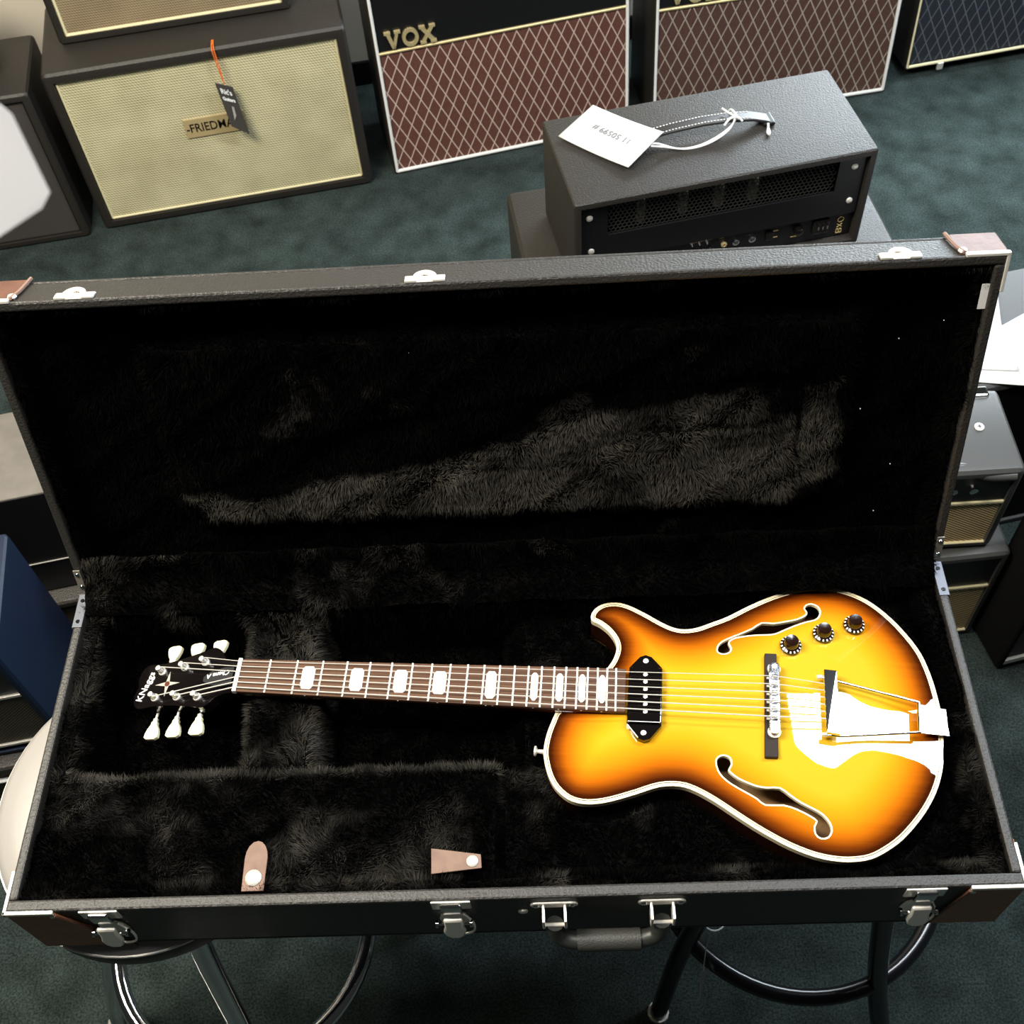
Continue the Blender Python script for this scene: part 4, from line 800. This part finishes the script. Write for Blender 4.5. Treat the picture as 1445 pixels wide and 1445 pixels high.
# headstock
TL = R(17); MH = Matrix.Translation((-0.003, 0, 0.0552)) @ Matrix.Rotation(-TL, 4, 'Y')
def hb(mb, name, m, parent, smooth=False, bevel=0.0):
    mb.v = [tuple(MH @ Vector(p)) for p in mb.v]; return mb.build(name, m, parent, smooth, bevel)
half = [(0.0, 0.0216), (-0.012, 0.0218), (-0.024, 0.0255), (-0.034, 0.0335), (-0.043, 0.0372), (-0.058, 0.0345), (-0.085, 0.0305), (-0.112, 0.0290), (-0.134, 0.0305), (-0.143, 0.0235), (-0.146, 0.012)]
hp_ = catmull(half, 4); halfu = [(0.0, 0.0216), (-0.012, 0.0218), (-0.022, 0.0265), (-0.032, 0.0390), (-0.043, 0.0445), (-0.058, 0.0405), (-0.085, 0.0345), (-0.112, 0.0300), (-0.134, 0.0305), (-0.143, 0.0235), (-0.146, 0.012)]
outl = catmull(halfu, 4)+[(-0.143, 0.0)]+[(x, -y) for x, y in reversed(hp_)]
hs = hb(MB().prism(outl, -0.015, 0), 'headstock', gloss_black, gt, bevel=0.001)
hb(MB().prism([(-0.006, 0.012), (-0.020, 0.013), (-0.038, 0.009), (-0.047, 0.003), (-0.047, -0.003), (-0.038, -0.009), (-0.020, -0.013), (-0.006, -0.012)], 0, 0.0022), 'truss_rod_cover', mat('smoky cover', (0.03, 0.03, 0.032), 0.12, coat=0.6), hs, bevel=0.0006)
MHt = lambda u, v, z, a: MH @ Matrix.Translation((u, v, z)) @ Matrix.Rotation(R(a), 4, 'Z')
text('lettering', 'KNaggs', 0.0130, pearl, hs, MHt(-0.131, -0.001, 0.0006, 76), bold=0.0001, sx=1.02)
text('lettering', 'Chena A', 0.0085, pearl, hs, MHt(-0.026, 0.004, 0.0026, 186), bold=0.00012, sx=1.05, shear=0.2)
hb(MB().prism([(-0.100+0.018*math.cos(R(45*k))*(1.0 if k % 2 == 0 else 0.22)*(0.9 if k % 4 else 1), 0.018*math.sin(R(45*k))*(0.95 if k % 2 == 0 else 0.22)) for k in range(8)], 0, 0.0005), 'star_inlay', abalone, hs)
hb(MB().cyl((-0.100, 0, 0), (-0.100, 0, 0.0008), 0.0036, n=12), 'inlay_centre', redinlay, hs)
PO = [(-0.050, -0.0232), (-0.080, -0.020), (-0.1125, -0.0178), (-0.1115, 0.0178), (-0.079, 0.020), (-0.050, 0.0238)]
BU = [-0.0545, -0.0875, -0.1185, -0.1165, -0.0825, -0.0490]
for u, v in PO:
    s_ = 1 if v > 0 else -1
    tn = hb(MB().lathe([(0.0052, 0), (0.0052, 0.002), (0.0038, 0.003), (0.0034, 0.008), (0.0030, 0.0095), (0.0034, 0.0108), (0.0034, 0.0120), (0.002, 0.0128)], (u, v, 0), 18), 'tuning_machine', nickel, gt, True)
    u = BU[PO.index((u, v))]
    hb(MB().cyl((u, s_*0.026, -0.019), (u, s_*0.042, -0.019), 0.0018, n=10).lathe([(0.0035, 0), (0.0035, 0.004), (0.0022, 0.005)], (u, s_*0.037, -0.019), 12, (0, s_, 0)), 'shaft', nickel, tn, True)
    q = [(-0.0032, 0.0400), (-0.0045, 0.0425), (-0.0042, 0.0445), (-0.0075, 0.0500), (-0.0095, 0.0560), (-0.0102, 0.0615), (-0.0060, 0.0640), (0.0050, 0.0645), (0.0098, 0.0620), (0.0095, 0.0560), (0.0075, 0.0500), (0.0042, 0.0445), (0.0045, 0.0425), (0.0032, 0.0400)]
    hb(MB().prism([(u+a, s_*b) for a, b in q], -0.0220, -0.0160), 'button', peg, tn, bevel=0.0012)
# pickup
PB = [(0.4672, 0.030), (0.4792, 0.0445), (0.4862, 0.0475), (0.4935, 0.0450), (0.5062, 0.030), (0.5048, -0.0435), (0.4920, -0.0600), (0.4848, -0.0625), (0.4775, -0.0600), (0.4648, -0.0435)]
pkp = MB().prism(PB, 0.050, 0.0585).build('pickup', gloss_black, gt, bevel=0.0012)
MB().prism([(0.4675, 0.0285), (0.5060, 0.0285), (0.5045, -0.0425), (0.4655, -0.0425)], 0.0585, 0.0625).build('cover', gloss_black, pkp, bevel=0.0016, seg=3)
sv = lambda i, u: (lambda f: (-0.0175+0.007*i)*(1-f)+(-0.0062-0.0258+0.01032*i)*f)(u/0.632)
for i in range(6): MB().lathe([(0.0026, 0), (0.0026, 0.0008), (0.0015, 0.0012)], (0.4860, sv(i, 0.486), 0.0623), 12).build('pole_piece', nickel, pkp, True)
for v in (0.0390, -0.0535): MB().lathe([(0.0033, 0), (0.0032, 0.001), (0.0012, 0.0018)], (0.4865 if v > 0 else 0.4843, v, 0.0584), 14).build('screw', nickel, pkp, True)
# bridge
MB().prism([(0.6262, 0.0555), (0.6402, 0.0555), (0.6347, -0.0762), (0.6197, -0.0762)], 0.0520, 0.0585).build('bridge_base', ebony, gt, bevel=0.001)
ax = lambda v: 0.6318+0.0519*v+0.002      # bridge centre line
bo = []
for k in range(9): a = math.pi*k/8; bo.append((ax(0.034)+0.0062*math.cos(a), 0.034+0.0062*math.sin(a)))
for k in range(9): a = math.pi+math.pi*k/8; bo.append((ax(-0.046)+0.0062*math.cos(a), -0.046+0.0062*math.sin(a)))
br_ = MB().prism(bo, 0.0605, 0.0665).build('bridge', chrome, gt, bevel=0.0008)
MB().box(0.6285, 0.6345, -0.0375, 0.0255, 0.0663, 0.0667).build('saddle_slot', mat('dark chrome', (0.25, 0.25, 0.26), 0.3, 0.9), br_)
for i in range(6):
    v = sv(i, 0.632); x = ax(v)
    MB().box(x-0.0033, x+0.0033, v-0.0030, v+0.0030, 0.0660, 0.0692).build('saddle', chrome, br_, bevel=0.0010)
    MB().cyl((x-0.0088, v, 0.0640), (x-0.0060, v, 0.0640), 0.0014, n=8).build('saddle_screw', nickel, br_, True)
for v in (0.034, -0.046): MB().lathe([(0.0075, 0), (0.0075, 0.0022), (0.0045, 0.0024), (0.0042, 0.0045)], (ax(v), v, 0.0583), 22).build('thumb_wheel', nickel, br_, True); MB().lathe([(0.003, 0), (0.0028, 0.001)], (ax(v), v, 0.0664), 12).build('post_screw', nickel, br_, True)
# trapeze tailpiece
tp = MB().add([(0.6905, 0.0310, 0.0660), (0.7070, 0.0290, 0.0660), (0.7035, -0.0510, 0.0660), (0.6870, -0.0490, 0.0660),
               (0.6915, 0.0309, 0.0700), (0.7058, 0.0291, 0.0712), (0.7023, -0.0509, 0.0709), (0.6880, -0.0491, 0.0709)],
              [(0, 1, 2, 3), (4, 7, 6, 5), (0, 4, 5, 1), (1, 5, 6, 2), (2, 6, 7, 3), (3, 7, 4, 0)])
tp.f = [tuple(reversed(f)) for f in tp.f]
tp = tp.build('tailpiece_bar', chrome, gt, bevel=0.0007)
for v0, u1, v1 in ((0.0195, 0.7960, -0.0030), (-0.0500, 0.7925, -0.0400)):
    MB().tube([(0.6850, v0+(0.004 if v0 > 0 else 0.001), 0.0640), (0.704, v0, 0.0640), (u1, v1, 0.0615)], 0.0016, 10).build('rod', chrome, tp, True)
    MB().lathe([(0.0026, 0), (0.0028, 0.003), (0.0026, 0.006)], (0.6835, v0+(0.004 if v0 > 0 else 0.001), 0.0640), 12, (1, 0.05, 0)).build('rod_nut', nickel, tp, True)
MB().cyl((0.7960, -0.0030, 0.0615), (0.7925, -0.0400, 0.0615), 0.0020, n=10).build('hinge_rod', chrome, tp, True)
hg = MB().add([(0.794, -0.0035, 0.0585), (0.8285, -0.0050, 0.0500), (0.8265, -0.0385, 0.0500), (0.791, -0.0400, 0.0585), (0.794, -0.0035, 0.0600), (0.8290, -0.0050, 0.0515), (0.8270, -0.0385, 0.0515), (0.791, -0.0400, 0.0600)],
     [(0,3,2,1), (4,5,6,7), (0,1,5,4), (1,2,6,5), (2,3,7,6), (3,0,4,7)]).build('hinge_plate', chrome, tp, bevel=0.0006)
MB().box(0.8262, 0.8278, -0.0385, -0.0050, 0.012, 0.0515).build('end_plate', chrome, tp, bevel=0.0006)
# knobs
for u, v in ((0.6578, 0.0685), (0.6973, 0.0865), (0.7353, 0.1015)):
    z = archz(u, v); kb = MB().lathe([(0.0125, 0), (0.0130, 0.002), (0.0122, 0.004), (0.0088, 0.0055), (0.0078, 0.0150), (0.0070, 0.0158), (0.001, 0.0155)], (u, v, z+0.0015), 32).build('control_knob', knobm, gt, True)
    mk = MB()
    for k in range(15):
        a = R(24*k); c_, s_ = math.cos(a), math.sin(a); r0, r1 = 0.0100, 0.0122
        t_ = (-s_*0.0009, c_*0.0009)
        mk.add([(u+c_*r0-t_[0], v+s_*r0-t_[1], z+0.0066), (u+c_*r1-t_[0], v+s_*r1-t_[1], z+0.0056), (u+c_*r1+t_[0], v+s_*r1+t_[1], z+0.0056), (u+c_*r0+t_[0], v+s_*r0+t_[1], z+0.0066)], [(0, 1, 2, 3)])
    mk.build('skirt_marks', pearl, kb)
MB().lathe([(0.0045, 0), (0.0028, 0.002), (0.0024, 0.008), (0.0062, 0.010), (0.0060, 0.012)], (0.3712, -0.0700, 0.031), 18, (-1, 0.05, 0)).build('strap_button', nickel, gt, True)
# strings
for i in range(6):
    pu, pv = PO[(0, 1, 2, 3, 4, 5)[i]]; pp = MH @ Vector((pu+0.002, pv-(0.0025 if pv < 0 else -0.0025), 0.0088)); r_ = 0.00078-0.00006*i
    vt = -0.0090+(i-2.5)*0.0088
    pts = [tuple(pp), (-0.002, sv(i, 0), ZF+0.0025), (ax(sv(i, .632)), sv(i, .632), 0.0700), (0.692, vt, 0.0680)]
    MB().tube(pts, r_, 6).build('string', steel, gt, True)
